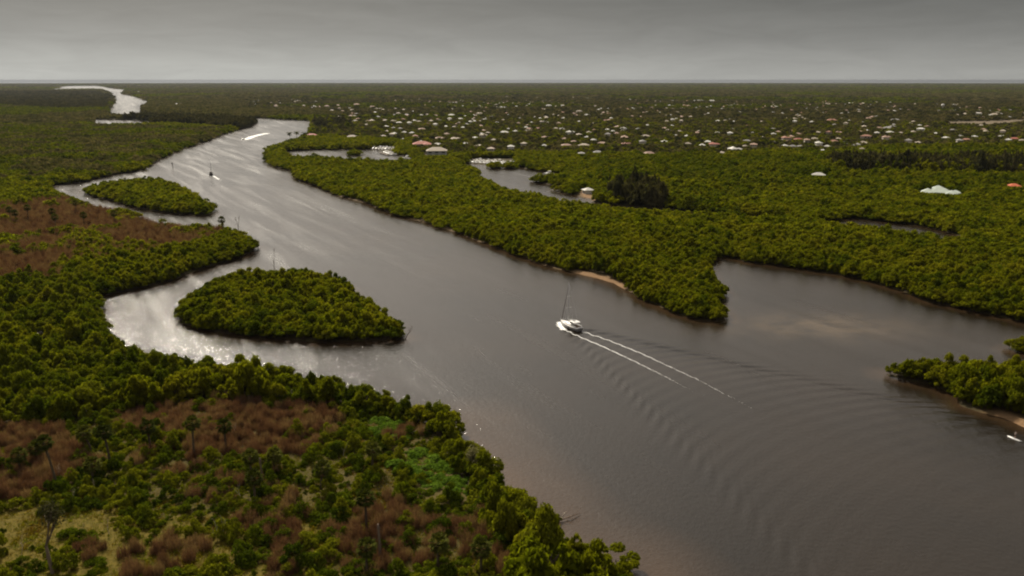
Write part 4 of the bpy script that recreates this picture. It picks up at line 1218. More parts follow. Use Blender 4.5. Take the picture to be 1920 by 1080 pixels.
for i, (u, v, b_, lb) in enumerate(PALMS):
    if isinstance(b_, tuple):
        x, y = at(*b_); dd = math.hypot(x, y)
        h = CAM_H * (b_[1] - v) / (b_[1] - 150.5)
        x2, y2 = at(u, v, h)
        make_palm(x, y, h, lb, 2.1, i, ((x2 - x), 0.0))
    else:
        x, y = at(u, v, b_)
        make_palm(x, y, b_, lb, 2.1 if y < 300 else 2.4, i, (random.uniform(-.5, .5), 0))
for i, (u, v, h, lb) in enumerate([(543, 250, 13, 'coconut palm at the river bend, leftmost of the three by the water'), (556, 249, 13, 'coconut palm at the river bend, middle one of the three by the water'),
                                   (569, 250, 11, 'coconut palm at the river bend, closest of the three to the red-roofed house')]):
    x, y = at(u, v, h)
    make_palm(x, y, h, lb, 5.0, i, (random.uniform(-1, 1), 0), 'palms at the river bend', COCO_C)


def town_palm_label(x, y):
    u, v = proj(x, y, 8)
    w_ = ('beside the river bend' if u < 720 else 'behind the two-storey villa' if u < 900 else 'above the long marina dock' if u < 1080 else 'in the centre of the photo' if u < 1300 else 'right of centre' if u < 1560 else 'above the white estate' if u < 1760 else 'near the right frame edge')
    return 'tall palm among the houses %s, %s' % (w_, 'front of town' if v > 250 else 'middle of town' if v > 225 else 'back of town')


# town palms
tp = []
X, Y = jitter(850, 2300, 34)
m = inside(Z_TOWN, X, Y)
X, Y = X[m], Y[m]
cp = cap_heights(X, Y)
kk_ = np.argsort(np.hypot(X, Y))
j_ = 0
for q in kk_:
    if cp[q] > 11 and j_ < 220:
        make_palm(X[q], Y[q], random.uniform(8, 12), town_palm_label(X[q], Y[q]), 3.0, j_, (random.uniform(-1, 1), 0), 'palms in the town', COCO_C); j_ += 1

def ordinal(n):
    ones = ['', 'first', 'second', 'third', 'fourth', 'fifth', 'sixth', 'seventh', 'eighth', 'ninth', 'tenth', 'eleventh', 'twelfth', 'thirteenth', 'fourteenth', 'fifteenth', 'sixteenth', 'seventeenth', 'eighteenth', 'nineteenth']
    tens = ['', '', 'twent', 'thirt', 'fort', 'fift', 'sixt', 'sevent', 'eight', 'ninet']
    if n < 20: return ones[n]
    if n % 10 == 0: return tens[n // 10] + 'ieth'
    return tens[n // 10] + 'y-' + ones[n % 10]


# ------------------------------------------------------------------ bare trees, snags, driftwood


def branching(seed, h, r, depth=4, spread=0.6, up=0.25, lean=(0, 0), nb=3):
    rd = random.Random(seed); out = []; tips = []

    def grow(p, d, L, r_, k_):
        q = p + d * L * 0.5 + Vector((rd.uniform(-1, 1), rd.uniform(-1, 1), 0)) * L * 0.06
        e = p + d * L
        out.append(([p, q, e], [r_, r_ * 0.85, r_ * 0.65]))
        if k_ == 0:
            tips.append(e); return
        for _ in range(nb if k_ < depth else 2):
            n = (d + Vector((rd.uniform(-1, 1), rd.uniform(-1, 1), rd.uniform(-.3, .8))) * spread + Vector((0, 0, up))).normalized()
            grow(e if rd.random() < .6 else q, n, L * rd.uniform(.5, .75), r_ * .55, k_ - 1)
    grow(Vector((0, 0, -0.2)), Vector((lean[0], lean[1], 1)).normalized(), h * 0.45, r, depth)
    return out, tips


def snag(name, x, y, h, r, seed, lb, mat=M_DEADWOOD, leaves=None, nleaf=0, lean=(0, 0), spread=0.6, cat='dead tree', depth=4, lsize=0.3):
    e = empty(name, (x, y, 0.2)); tag(e, lb, cat)
    pa, tips = branching(seed, h, r, depth, spread, lean=lean)
    main = pa[:1]; rest_ = pa[1:]
    np_m = np_mesh('trunk', *tubes_geo(main, 7), mat, smooth=True); new_obj('trunk', np_m, e)
    new_obj('branches', np_mesh('branches', *tubes_geo(rest_, 4), mat), e)
    if leaves is not None:
        rg = np.random.default_rng(seed); T = np.array([tuple(t) for t in tips])
        P = T[rg.integers(0, len(T), nleaf)] + rg.normal(size=(nleaf, 3)) * 0.55
        new_obj('foliage', np_mesh('foliage', *leaf_quads(P, rg.normal(size=P.shape) + np.array([0, 0, .6]), lsize, rg), leaves), e)
    return e


x, y = at(100, 1082); snag('bare_tree', x, y, 13.0, 0.34, 11, 'tall forked tree with thin top at the lower left corner', M_DEADWOOD, M_DARK, 420, (-.06, 0), .55, 'tree', 4, .25)
x, y = at(880, 892); snag('sparse_tree', x, y, 5.5, 0.18, 12, 'pale thin-leaved tree leaning over the water of the near shore', M_GREYWOOD, M_PALE, 1500, (.35, 0), 1.0, 'tree', 5, .2)
x, y = at(810, 806); snag('sparse_tree', x, y, 6.0, 0.22, 13, 'open-crowned dark tree at the shoulder of the near shore', M_DEADWOOD, M_HAM, 1600, (.35, .1), 1.3, 'tree', 5, .26)
x, y = at(448, 440); snag('dead_tree', x, y, 10.0, 0.22, 14, 'bare dead tree at the tip of the upper left peninsula', M_DEADWOOD, None, 0, (0, 0), .35, 'dead tree', 3)
x, y = at(474, 467); snag('dead_tree', x, y, 6.0, 0.2, 15, 'bleached dead branches leaning into the river off the peninsula tip', M_DEADWOOD, None, 0, (.9, -.2), .7, 'dead tree', 3)
x, y = at(515, 510, 0); snag('dead_tree', x, y, 10.5, 0.16, 16, 'thin bare tree poking out of the oval island', M_DEADWOOD, None, 0, (0, 0), .25, 'dead tree', 2)
x, y = at(760, 636); snag('dead_tree', x, y, 5.0, 0.14, 17, 'leafless branches at the right-hand tip of the oval island', M_DEADWOOD, None, 0, (.5, 0), .7, 'dead tree', 4)
for i, (u, v, h, lb) in enumerate([(493, 920, 7.0, 'headless dead palm trunk among the palms mid-clearing'), (713, 1055, 7.2, 'headless dead palm trunk in the brown patch near the bottom edge')]):
    x, y = at(u, v); mb = MB()
    mb.tube([(0, 0, -.3), (.05, 0, h * .5), (-.05, 0, h * .93), (-.08, 0.02, h)], [.24, .2, .19, .12], 7)
    e = empty('dead_palm', (x, y, .2)); tag(e, lb, 'dead palm'); mb.build('trunk', M_DEADWOOD, e, True)
    m2 = MB()
    for q in range(6):
        a = q * 1.05; m2.tube([(-.05, 0, h * .97), (math.cos(a) * .3, math.sin(a) * .3, h * .9), (math.cos(a) * .42, math.sin(a) * .42, h * .72)], [.03, .025, .01], 4)
    m2.build('frond_stubs', M_DEADWOOD, e)


rdn = random.Random(77); twig = []
while len(twig) < 14:
    u, v = rdn.uniform(20, 800), rdn.uniform(765, 1060)
    x, y = at(u, v)
    if inside(Z_CLEAR, np.array([x]), np.array([y]))[0]: twig.append((u, x, y))
for i, (u, x, y) in enumerate(sorted(twig)):
    snag('dead_sapling', x, y, rdn.uniform(3.0, 5.0), .07, 700 + i, '%s bare pale sapling from the left in the clearing scrub' % ordinal(i + 1), M_GREYWOOD, None, 0, (rdn.uniform(-.3, .3), 0), .6, 'dead tree', 3)


def log(name, p0, p1, r, seed, lb, mat, nb=6, cat='driftwood'):
    """fallen trunk from ground pixel to pixel, with broken limbs"""
    a = Vector((*at(*p0), p0[2] if len(p0) > 2 else .3)); b = Vector((*at(*p1), p1[2] if len(p1) > 2 else .3))
    rd = random.Random(seed)
    e = empty(name, (a.x, a.y, 0)); tag(e, lb, cat)
    d = b - a; A = Vector((0, 0, a.z)); B = A + d
    mb = MB(); mid = A.lerp(B, .5) + Vector((rd.uniform(-.3, .3), rd.uniform(-.3, .3), .25))
    mb.tube([A, A.lerp(mid, .5), mid, B], [r, r * .9, r * .75, r * .4], 7); mb.build('trunk', mat, e, True)
    m2 = MB()
    for q in range(nb):
        t = rd.uniform(.35, 1); s = A.lerp(B, t); n = Vector((rd.uniform(-1, 1), rd.uniform(-1, 1), rd.uniform(.1, 1))) * rd.uniform(.8, 1.8)
        m2.tube([s, s + n * .6 + Vector((0, 0, .1)), s + n], [r * .4, r * .3, r * .08], 5)
    m2.build('limbs', mat, e)
    return e


log('driftwood_log', (1015, 1010, .8), (1052, 972, .6), .32, 21, 'bleached fallen tree reaching from the near shore into the water', M_GREYWOOD, 9)
log('driftwood_log', (1048, 976, .3), (1088, 962, .25), .12, 22, 'thin dark branch floating at the end of the bleached fallen tree', M_DEADWOOD, 4)
log('fallen_trunk', (887, 925, 1.6), (932, 972, .6), .24, 23, 'pale fallen trunk lying at the back of the near-shore trees', M_GREYWOOD, 4)
log('fallen_trunk', (1000, 1040, .6), (1035, 1058, .6), .3, 24, 'short pale log among the shore bushes at the bottom edge', M_GREYWOOD, 3)
log('dead_branch_heap', (765, 818, .4), (800, 800, 1.2), .22, 25, 'pale dead branches on bare brown soil at the back of the clearing', M_GREYWOOD, 12, 'dead branches')
log('fallen_trunk', (780, 880, .8), (800, 890, .6), .14, 26, 'thin white fallen branch among the bright green bushes', M_GREYWOOD, 2)
log('dead_branch_heap', (520, 745, 1.5), (560, 735, 2.5), .2, 27, 'pale dead limbs at the edge of the mangrove belt', M_GREYWOOD, 10, 'dead branches')

# ------------------------------------------------------------------ the town
M_WALL = plain_mat('stucco_wall', (0.50, 0.45, 0.38), 0.85, 0.08, 0.6, 0.2, 0.25)
M_WALLW = plain_mat('white_stucco', (0.66, 0.64, 0.60), 0.85, 0.06, 0.6, 0.2)
M_WALLG = plain_mat('grey_stucco', (0.36, 0.36, 0.37), 0.85, 0.06, 0.6, 0.2)
M_GLASS = NT('window_glass'); _b = M_GLASS.bsdf((0.03, 0.035, 0.04), 0.12, 0.6); M_GLASS.l(_b.outputs[0], M_GLASS.out.inputs[0]); M_GLASS = M_GLASS.m
M_ROOF = {}
for c_, rgb in ROOF_RGB.items():
    k = NT('roof_' + ROOF_WORD[c_].replace(' ', '_'))
    tc = k.n('ShaderNodeTexCoord'); oi = k.n('ShaderNodeObjectInfo')
    wv_ = k.n('ShaderNodeTexWave', wave_type='BANDS', bands_direction='Z'); wv_.inputs['Scale'].default_value = 1.8; k.l(tc.outputs['Object'], wv_.inputs[0])
    nz_ = k.noise(0.7, 4, .6, tc.outputs['Object'])
    f1 = k.rng(nz_.outputs[0], .3, .7, .82, 1.12); f2 = k.rng(oi.outputs['Random'], 0, 1, .82, 1.12)
    mm = k.n('ShaderNodeMath', operation='MULTIPLY'); k.l(f1, mm.inputs[0]); k.l(f2, mm.inputs[1])
    sc_ = k.n('ShaderNodeVectorMath', operation='SCALE'); sc_.inputs[0].default_value = rgb; k.l(mm.outputs[0], sc_.inputs['Scale'])
    bp = k.n('ShaderNodeBump'); bp.inputs['Strength'].default_value = .5; bp.inputs['Distance'].default_value = .06; k.l(wv_.outputs[0], bp.inputs['Height'])
    b = k.bsdf(sc_.outputs[0], .75, .3, bp.outputs[0]); k.l(b.outputs[0], k.out.inputs[0]); M_ROOF[c_] = k.m


def hip(mb, cx, cy, w, d, z, rise, ov=0.7, mi=0):
    """hip roof with overhang and a fascia thickness"""
    W2, D2 = w / 2 + ov, d / 2 + ov
    if w >= d: rg_ = [(cx - (W2 - D2), cy, z + rise), (cx + (W2 - D2), cy, z + rise)]
    else: rg_ = [(cx, cy - (D2 - W2), z + rise), (cx, cy + (D2 - W2), z + rise)]
    b0 = [(cx - W2, cy - D2), (cx + W2, cy - D2), (cx + W2, cy + D2), (cx - W2, cy + D2)]
    V = [(x_, y_, z - .25) for x_, y_ in b0] + [(x_, y_, z) for x_, y_ in b0] + rg_
    F = [(0, 3, 2, 1)] + [(i, (i + 1) % 4, 4 + (i + 1) % 4, 4 + i) for i in range(4)]
    if w >= d: F += [(4, 5, 9, 8), (6, 7, 8, 9), (5, 6, 9), (7, 4, 8)]
    else: F += [(5, 6, 9, 8), (7, 4, 8, 9), (4, 5, 8), (6, 7, 9)]
    mb.add(V, F, mi)


def make_house(h, i, label, group, storeys=1, wall=None, small=False):
    rot = math.atan2(-h['x'], h['y']) + random.choice([0, 0, R(90)]) + random.uniform(-.35, .35) if 'rot' not in h else h['rot']
    e = empty('house' if h['w'] < 32 else 'warehouse', (h['x'], h['y'], 0.25), rot)
    tag(e, label, 'house' if h['w'] < 32 else 'building', group)
    w, d = h['w'] * .86, h['d'] * .86
    wh = 2.9 * storeys
    wm = MB(); wm.box((0, 0, wh / 2 - .2), (w, d, wh + .4))
    rm_ = MB()
    if h['w'] >= 32:
        rm_.box((0, 0, wh + .25), (w + 1, d + 1, .5)); wm.box((0, d * .2, wh + .9), (w * .3, d * .3, 1.2))
    else:
        rise = min(w, d) * .5 * random.uniform(.42, .58)
        hip(rm_, 0, 0, w, d, wh + .2, rise)
        wing = i % 3
        if wing and w > 10:
            ww, wd = w * .42, d * .8; sx = (w * .28) * (1 if wing == 1 else -1); sy = -d * .62
            wm.box((sx, sy, wh / 2 - .2), (ww, wd, wh + .36)); hip(rm_, sx, sy, ww, wd, wh + .23, min(ww, wd) * .5 * .5)
    wm.build('wall', wall or M_WALL, e)
    rm_.build('roof', M_ROOF[h['c']], e)
    n = 2 if small else 3
    for s in range(storeys):
        for q in range(n):
            x_ = -w / 2 + w * (q + .5) / n
            for sy in ((-1,) if small else (-1, 1)):
                g_ = MB(); g_.box((0, 0, 0), (w / n * .5, .12, 1.3)); g_.build('window', M_GLASS, e, loc=(x_, sy * (d / 2 + .03), 1.5 + 2.9 * s))
    if not small:
        g_ = MB(); g_.box((0, 0, 0), (.12, 1.1, 2.1)); g_.build('door', M_WALLW, e, loc=(w / 2 + .03, 0, 1.05))
    return e


SPECIAL = {(584, 252): 'red-roofed house at the water where the river bends', (1375, 278): 'broad white-roofed house at the front edge of town', (1902, 347): 'house with bright orange roof near the right frame edge',
           (1103, 354): 'small white-roofed house on the sandy point by the creek', (1535, 326): 'white house half hidden by trees before the dark pines',
           (791, 273): 'big red-roofed house behind the two-storey villa'}
rows_ = [('front row of town', 252, 400), ('middle rows of town', 222, 252), ('back rows of town', 200, 222), ('far outskirts', 0, 200)]
hs_sorted = sorted(hs_, key=lambda h: h['u'])
cnt = {}
hs_sorted.append(dict(x=at(791, 273, 4)[0], y=at(791, 273, 4)[1], u=791, v=273, w=24., d=15., c='R', dist=980.))
for i, h in enumerate(hs_sorted):
    rn = [r_[0] for r_ in rows_ if r_[1] <= h['v'] < r_[2]][0]
    key = (h['c'], rn)
    sp_l = SPECIAL.get((int(h['u']), int(h['v'])))
    if sp_l is None:
        cnt[key] = cnt.get(key, 0) + 1
        kind_ = 'house' if h['w'] < 32 else 'long low building'
        sp_l = '%s %s-roofed %s from the left in the %s' % (ordinal(cnt[key]), ROOF_WORD[h['c']], kind_, rn)
    make_house(h, i, sp_l, 'houses of the town', 1 if i % 5 else 2, M_WALLW if h['c'] == 'W' else None, h['dist'] > 1500)
FILL.sort(key=lambda q: q['y'])
tpos = lambda h: proj(h['x'], h['y'], 4)
for i, h in enumerate(sorted(FILL[:40], key=lambda q: tpos(q)[0])):
    make_house(h, i, '%s of the small houses half hidden by trees, counted from the left, %s roof' % (ordinal(i + 1), ROOF_WORD[h['c']]), 'half hidden houses', 1, None, True)
fm = MB(); keys = list(ROOF_RGB)
for h in FILL[40:]:
    wm2 = MB(); wm2.box((0, 0, 1.35), (h['w'] * .86, h['d'] * .86, 3.1), 0); hip(wm2, 0, 0, h['w'] * .86, h['d'] * .86, 3.1, h['d'] * .22, .7, 1 + keys.index(h['c']))
    a_ = random.uniform(0, 3.14); ca_, sa_ = math.cos(a_), math.sin(a_)
    b0 = len(fm.v); fm.v += [(h['x'] + p[0] * ca_ - p[1] * sa_, h['y'] + p[0] * sa_ + p[1] * ca_, p[2] + .25) for p in wm2.v]
    fm.f += [tuple(q + b0 for q in f_) for f_ in wm2.f]; fm.mi += wm2.mi
o = fm.build('town_houses', [M_WALL] + [M_ROOF[q] for q in keys]); tag(o, 'small roofs scattered among the trees at the back of town', 'houses', None, 'stuff')
VILLA.update(c='C', rot=R(4)); make_house(VILLA, 3, 'two-storey grey villa with tan hip roof between the two lagoons', 'houses of the town', 2, M_WALLG)
# white estate: several roof wings under one roofline
e = empty('estate_house', (ESTATE['x'], ESTATE['y'], .25), R(-30), (.86, .86, .86)); tag(e, 'sprawling white-roofed estate standing alone among trees at the right', 'house')
wm = MB(); rm_ = MB()
for (cx_, cy_, w_, d_, z_) in ((0, 0, 16, 10, 3.4), (-9, -3.5, 9, 11, 3.2), (8.5, -4, 8, 9, 3.1), (-2, 6, 8, 7, 5.6), (11, 5, 7, 6, 3.0)):
    wm.box((cx_, cy_, z_ / 2 - .2), (w_, d_, z_ + .3)); hip(rm_, cx_, cy_, w_, d_, z_ + .2, min(w_, d_) * .34)
wm.build('wall', M_WALLW, e); rm_.build('roof', plain_mat('estate_roof', (0.38, 0.42, 0.36), 0.6, 0.12, 0.4, 0.3), e)
for (x_, y_, rz_) in ((-3, -5.05, 0), (0, -5.05, 0), (3, -5.05, 0), (-9, -9.05, 0), (8.5, -8.55, 0), (-2, 2.4, 0)):
    g_ = MB(); g_.box((0, 0, 0), (1.6, .12, 1.5)); g_.build('window', M_GLASS, e, loc=(x_, y_, 1.6 if y_ < 0 else 4.4))
g_ = MB(); g_.box((0, 0, 0), (1.2, .12, 2.2)); g_.build('door', M_GLASS, e, loc=(5.2, -5.05, 1.1))
# water tower on the right skyline
x, y = at(1767, 206); mb = MB()
e = empty('water_tower', (x, y, .3)); tag(e, 'slim white tower rising over the far outskirts on the right', 'tower')
mb.tube([(0, 0, -.3), (0, 0, 9), (0, 0, 10)], [2.0, 1.8, 3.0], 12); mb.build('shaft', M_WALLW, e, True)
mb = MB(); mb.tube([(0, 0, 10), (0, 0, 11), (0, 0, 14), (0, 0, 15.5), (0, 0, 16)], [3.0, 4.2, 4.2, 3.0, .4], 14); mb.build('tank', M_WALLW, e, True)

# ------------------------------------------------------------------ boats
M_GEL = plain_mat('white_gelcoat', (0.78, 0.76, 0.72), 0.3, 0.04, 0.8, 0.5)
M_NAVY = plain_mat('dark_hull', (0.06, 0.06, 0.07), 0.35, 0.1, 0.8, 0.5)
M_SHADEHULL = plain_mat('grey_hull', (0.30, 0.29, 0.29), 0.35, 0.1, 0.8, 0.5)  # white hull, the shade on its sides put into the colour
M_DECKD = plain_mat('cockpit_teak', (0.17, 0.11, 0.07), 0.7, 0.2, 2, 0.2)
M_ALU = plain_mat('mast_aluminium', (0.50, 0.50, 0.50), 0.4, 0.05, 2, 0.5)
M_CANVAS = plain_mat('dark_canvas', (0.10, 0.085, 0.08), 0.8, 0.15, 2, 0.2)
M_SAIL = plain_mat('sail_cover', (0.62, 0.60, 0.56), 0.8, 0.1, 2, 0.2)
M_FOAM = plain_mat('foam', (0.80, 0.79, 0.76), 0.9, 0.1, 1.5, 0.2)
M_SKIN = plain_mat('skin', (0.42, 0.27, 0.19), 0.6, 0.05, 6, 0.3)
M_SHIRT = plain_mat('pale_shirt', (0.42, 0.40, 0.38), 0.85, 0.08, 6, 0.1)
M_SHORTS = plain_mat('dark_shorts', (0.05, 0.03, 0.035), 0.85, 0.1, 6, 0.1)


def hull_mesh(L, beam, fb_s, fb_b, draft, ns=15, stern_w=.8):
    """stations from stern (-L/2) to bow (+L/2) along +Y; returns hull rings and deck outline"""
    rings = []
    for i in range(ns):
        t = i / (ns - 1); y_ = -L / 2 + L * t
        hw = beam / 2 * (stern_w + (1 - stern_w) * math.sin(min(t / .45, 1) * math.pi / 2)) if t < .45 else beam / 2 * (1 - ((t - .45) / .55) ** 2.3)
        hw = max(hw, .03)
        z_ = fb_s + (fb_b - fb_s) * t ** 1.6
        rings.append([(-hw, y_, z_), (-hw * .93, y_ - .0, z_ * .35), (-hw * .62, y_ - (.25 * t), -draft * .6), (0, y_ - (.5 * t), -draft),
                      (hw * .62, y_ - (.25 * t), -draft * .6), (hw * .93, y_, z_ * .35), (hw, y_, z_)])
    V = [p for r_ in rings for p in r_]; F = []
    for i in range(ns - 1):
        for j in range(6): F.append((i * 7 + j, (i + 1) * 7 + j, (i + 1) * 7 + j + 1, i * 7 + j + 1))
    F.append(tuple(range(7)))
    return V, F, rings


def deck_from(rings, inset=.02, lift=.0, y0=None, y1=None, camber=.06):
    mb = MB(); V = []; F = []
    for r_ in rings:
        a_, b_ = r_[0], r_[6]
        V += [(a_[0] * (1 - inset), a_[1], a_[2] + lift), (0, a_[1], a_[2] + lift + camber), (b_[0] * (1 - inset), b_[1], b_[2] + lift)]
    for i in range(len(rings) - 1):
        F += [(i * 3, i * 3 + 1, i * 3 + 4, i * 3 + 3), (i * 3 + 1, i * 3 + 2, i * 3 + 5, i * 3 + 4)]
    mb.add(V, F); return mb


def loft_cabin(mb, secs, mi=0):
    """secs: (y, half width, z base, z top); rounded trunk"""
    V = []; F = []
    for (y_, hw, z0, z1) in secs:
        V += [(-hw, y_, z0), (-hw * .94, y_, z0 + (z1 - z0) * .75), (-hw * .7, y_, z1), (0, y_, z1 + .07), (hw * .7, y_, z1), (hw * .94, y_, z0 + (z1 - z0) * .75), (hw, y_, z0)]
    n = len(secs)
    for i in range(n - 1):
        for j in range(6): F.append((i * 7 + j, i * 7 + j + 1, (i + 1) * 7 + j + 1, (i + 1) * 7 + j))
    F.append(tuple(range(7))[::-1]); F.append(tuple((n - 1) * 7 + j for j in range(7)))
    mb.add(V, F, mi)


def sailboat(x, y, heading, L, mast, lb, hull_m, deck_m, detail=True):
    e = empty('sailboat', (x, y, 0.02), heading); tag(e, lb, 'sailboat', 'sailboats under way')
    s = L / 12.0
    V, F, rings = hull_mesh(L, 3.9 * s, 1.15 * s, 1.5 * s, .45 * s)
    mb = MB(); mb.add(V, F); mb.build('hull', hull_m, e, True)
    deck_from(rings, .03, .015).build('deck', deck_m, e, True)
    c = MB(); loft_cabin(c, [(-1.6 * s, 1.25 * s, 1.2 * s, 1.95 * s), (.8 * s, 1.25 * s, 1.2 * s, 1.95 * s), (2.6 * s, .95 * s, 1.25 * s, 1.75 * s), (3.5 * s, .5 * s, 1.35 * s, 1.48 * s)])
    cab = c.build('cabin', deck_m, e)
    for sx in (-1, 1):
        for q in range(3):
            g_ = MB(); g_.box((0, 0, 0), (.06 * s, .8 * s, .26 * s)); g_.build('window', M_GLASS, cab, loc=(sx * 1.225 * s, (-.9 + q * 1.1) * s, 1.6 * s))
    g_ = MB(); g_.box((0, -3.6 * s, 1.26 * s), (2.2 * s, 3.2 * s, .06)); ck = g_.build('cockpit_floor', M_DECKD, e)
    g_ = MB()
    for sx in (-1, 1): g_.box((sx * 1.3 * s, -3.5 * s, 1.45 * s), (.4 * s, 3.6 * s, .5 * s))
    g_.build('coaming', deck_m, e)
    # hard top over the cockpit on its posts
    c = MB(); loft_cabin(c, [(-4.7 * s, 1.45 * s, 2.95 * s, 3.05 * s), (-3.2 * s, 1.5 * s, 3.05 * s, 3.17 * s), (-1.3 * s, 1.4 * s, 3.0 * s, 3.1 * s)]); top = c.build('hard_top', deck_m, e)
    for sx in (-1, 1):
        for yy in (-4.5, -1.6):
            p = MB(); p.tube([(sx * 1.3 * s, yy * s, 1.4 * s), (sx * 1.35 * s, yy * s, 3.0 * s)], .03 * s + .015, 5); p.build('post', M_ALU, top)
    g_ = MB(); g_.box((0, -1.5 * s, 2.45 * s), (2.3 * s, .05, .8 * s)); g_.build('windscreen', M_GLASS, e)
    # wheel
    w_ = MB(); pts = [(math.cos(a) * .45 * s, -4.1 * s, 2.0 * s + math.sin(a) * .45 * s) for a in np.linspace(0, 2 * math.pi, 13)]; w_.tube(pts, .03, 4, cap=False); w_.tube([(0, -4.1 * s, 1.3 * s), (0, -4.1 * s, 2.0 * s)], .08 * s, 5); w_.build('helm_wheel', M_CANVAS, e)
    my = 1.2 * s
    m_ = MB(); m_.tube([(0, my, 1.2 * s), (0, my - .05, mast * .5), (0, my - .12, mast)], [.13 * s, .12 * s, .08 * s], 8); mo = m_.build('mast', M_ALU, e, True)
    for zz, hw in ((mast * .44, 1.25), (mast * .70, .95)):
        p = MB(); p.tube([(-hw * s, my - .3 * s, zz), (0, my, zz + .05), (hw * s, my - .3 * s, zz)], .05 * s, 5); p.build('spreader', M_GEL, mo)
    b_ = MB(); b_.tube([(0, my - .1, 2.5 * s), (0, -3.4 * s, 2.75 * s + .75 * s)], .09 * s, 6); bo = b_.build('boom', M_ALU, e)
    b_ = MB(); b_.tube([(0, my - .3, 2.72 * s), (0, -1.2 * s, 3.15 * s), (0, -3.3 * s, 3.62 * s)], [.24 * s, .22 * s, .10 * s], 7); b_.build('furled_sail', M_SAIL, bo, True)
    j = MB(); j.tube([(0, L / 2 - .35, 1.5 * s), (0, L / 2 - .35 - (L / 2 - .35 - my) * .06, mast * .12), (0, my + (L / 2 - my) * .45, mast * .52), (0, my + .1, mast * .97)], [.03, .14 * s, .12 * s, .03], 6); j.build('furled_jib', M_CANVAS, e, True)
    st_ = MB(); st_.tube([(0, -L / 2 + .2, 1.2 * s), (0, my - .12, mast * .985)], .012, 4)
    for sx in (-1, 1):
        st_.tube([(sx * 1.75 * s, my - .4 * s, 1.3 * s), (sx * 1.25 * s, my - .3 * s, mast * .44), (sx * .95 * s, my - .3 * s, mast * .70), (0, my - .1, mast * .97)], .012, 4)
    st_.build('rigging', M_ALU, e)
    if detail:
        rl = MB()
        for sx in (0, 6):
            pr = [Vector(r_[sx]) * 1.0 + Vector((0, 0, .6)) for r_ in rings[1:-1]]
            rl.tube([(p.x * .97, p.y, p.z) for p in pr], .016, 4)
            for p in pr[::2]: rl.tube([(p.x * .97, p.y, p.z - .6), (p.x * .97, p.y, p.z)], .016, 4)
        rl.tube([(rings[-2][0][0] * .97, rings[-2][0][1], rings[-2][0][2] + .6), (0, L / 2 - .05, 1.5 * s + .62), (rings[-2][6][0] * .97, rings[-2][6][1], rings[-2][6][2] + .6)], .02, 4)
        rl.build('guard_rail', M_ALU, e)
        for sx in (-1, 1):
            f_ = MB(); f_.tube([(sx * 1.95 * s, -1.5, .35), (sx * 1.98 * s, -1.5, .6), (sx * 1.98 * s, -1.5, .9), (sx * 1.95 * s, -1.5, 1.1)], [.05, .14, .14, .04], 7); f_.build('fender', M_NAVY, e)
    return e


MAINB = BOW - HEAD * 5.3
hd_main = math.atan2(-HEAD.x, HEAD.y)
sailboat(MAINB.x, MAINB.y, hd_main, 10.6, 15.0, 'white sailboat motoring up mid-river with sails furled and twin foam trails', M_SHADEHULL, M_GEL)
x, y = at(396, 328); sailboat(x, y, R(18), 11.0, 13.5, 'dark-hulled sailboat far upriver near the channel marker', M_NAVY, M_CANVAS, False)

MOTOR = {}


def motorboat_parts():
    V, F, rings = hull_mesh(8.0, 2.7, .95, 1.25, .35, 11, .9)
    a = MB(); a.add(V, F)
    d_ = deck_from(rings, .05, .01)
    c = MB(); loft_cabin(c, [(-.6, 1.0, 1.0, 1.9), (.6, 1.0, 1.05, 2.0), (1.9, .7, 1.1, 1.45), (2.6, .35, 1.15, 1.25)])
    w_ = MB(); w_.box((0, .95, 1.85), (1.7, .08, .45))
    t = MB(); t.box((0, -.6, 2.75), (2.0, 2.2, .1))
    for sx in (-1, 1):
        for yy in (-1.5, .3): t.tube([(sx * .9, yy, 1.2), (sx * .9, yy, 2.7)], .04, 4)
    o_ = MB(); o_.box((0, -4.15, .9), (.5, .6, .9)); o_.tube([(0, -4.2, .5), (0, -4.2, -.4)], .12, 5)
    f = MB(); f.box((0, -2.2, 1.0), (1.9, 2.6, .05))
    return {'hull': a.mesh('hull', M_GEL, True), 'deck': d_.mesh('deck', M_GEL), 'cabin': c.mesh('cabin', M_GEL), 'windscreen': w_.mesh('windscreen', M_GLASS), 'canopy': t.mesh('canopy', M_GEL),
            'outboard_motor': o_.mesh('outboard_motor', M_CANVAS), 'cockpit_floor': f.mesh('cockpit_floor', M_WALLG)}


MOTOR = motorboat_parts()


def motorboat(x, y, rz, lb, group, sc=1.0, skip=()):
    e = empty('motorboat', (x, y, .03), rz, (sc, sc, sc)); tag(e, lb, 'motorboat', group)
    for pn, m in MOTOR.items():
        if pn in skip: continue
        o = bpy.data.objects.new(pn, m); COL.objects.link(o); o.parent = e
    return e


x, y = at(456, 262); x2, y2 = at(498, 250)
sb = motorboat(x, y, math.atan2(-(x - x2), y - y2), 'speedboat racing upriver ahead of a long white wake', None, 1.1, ('canopy',))
# marinas: a dock with boats on both sides
M_DOCK = plain_mat('dock_timber', (0.22, 0.18, 0.14), 0.85, .2, 1.5, .1)


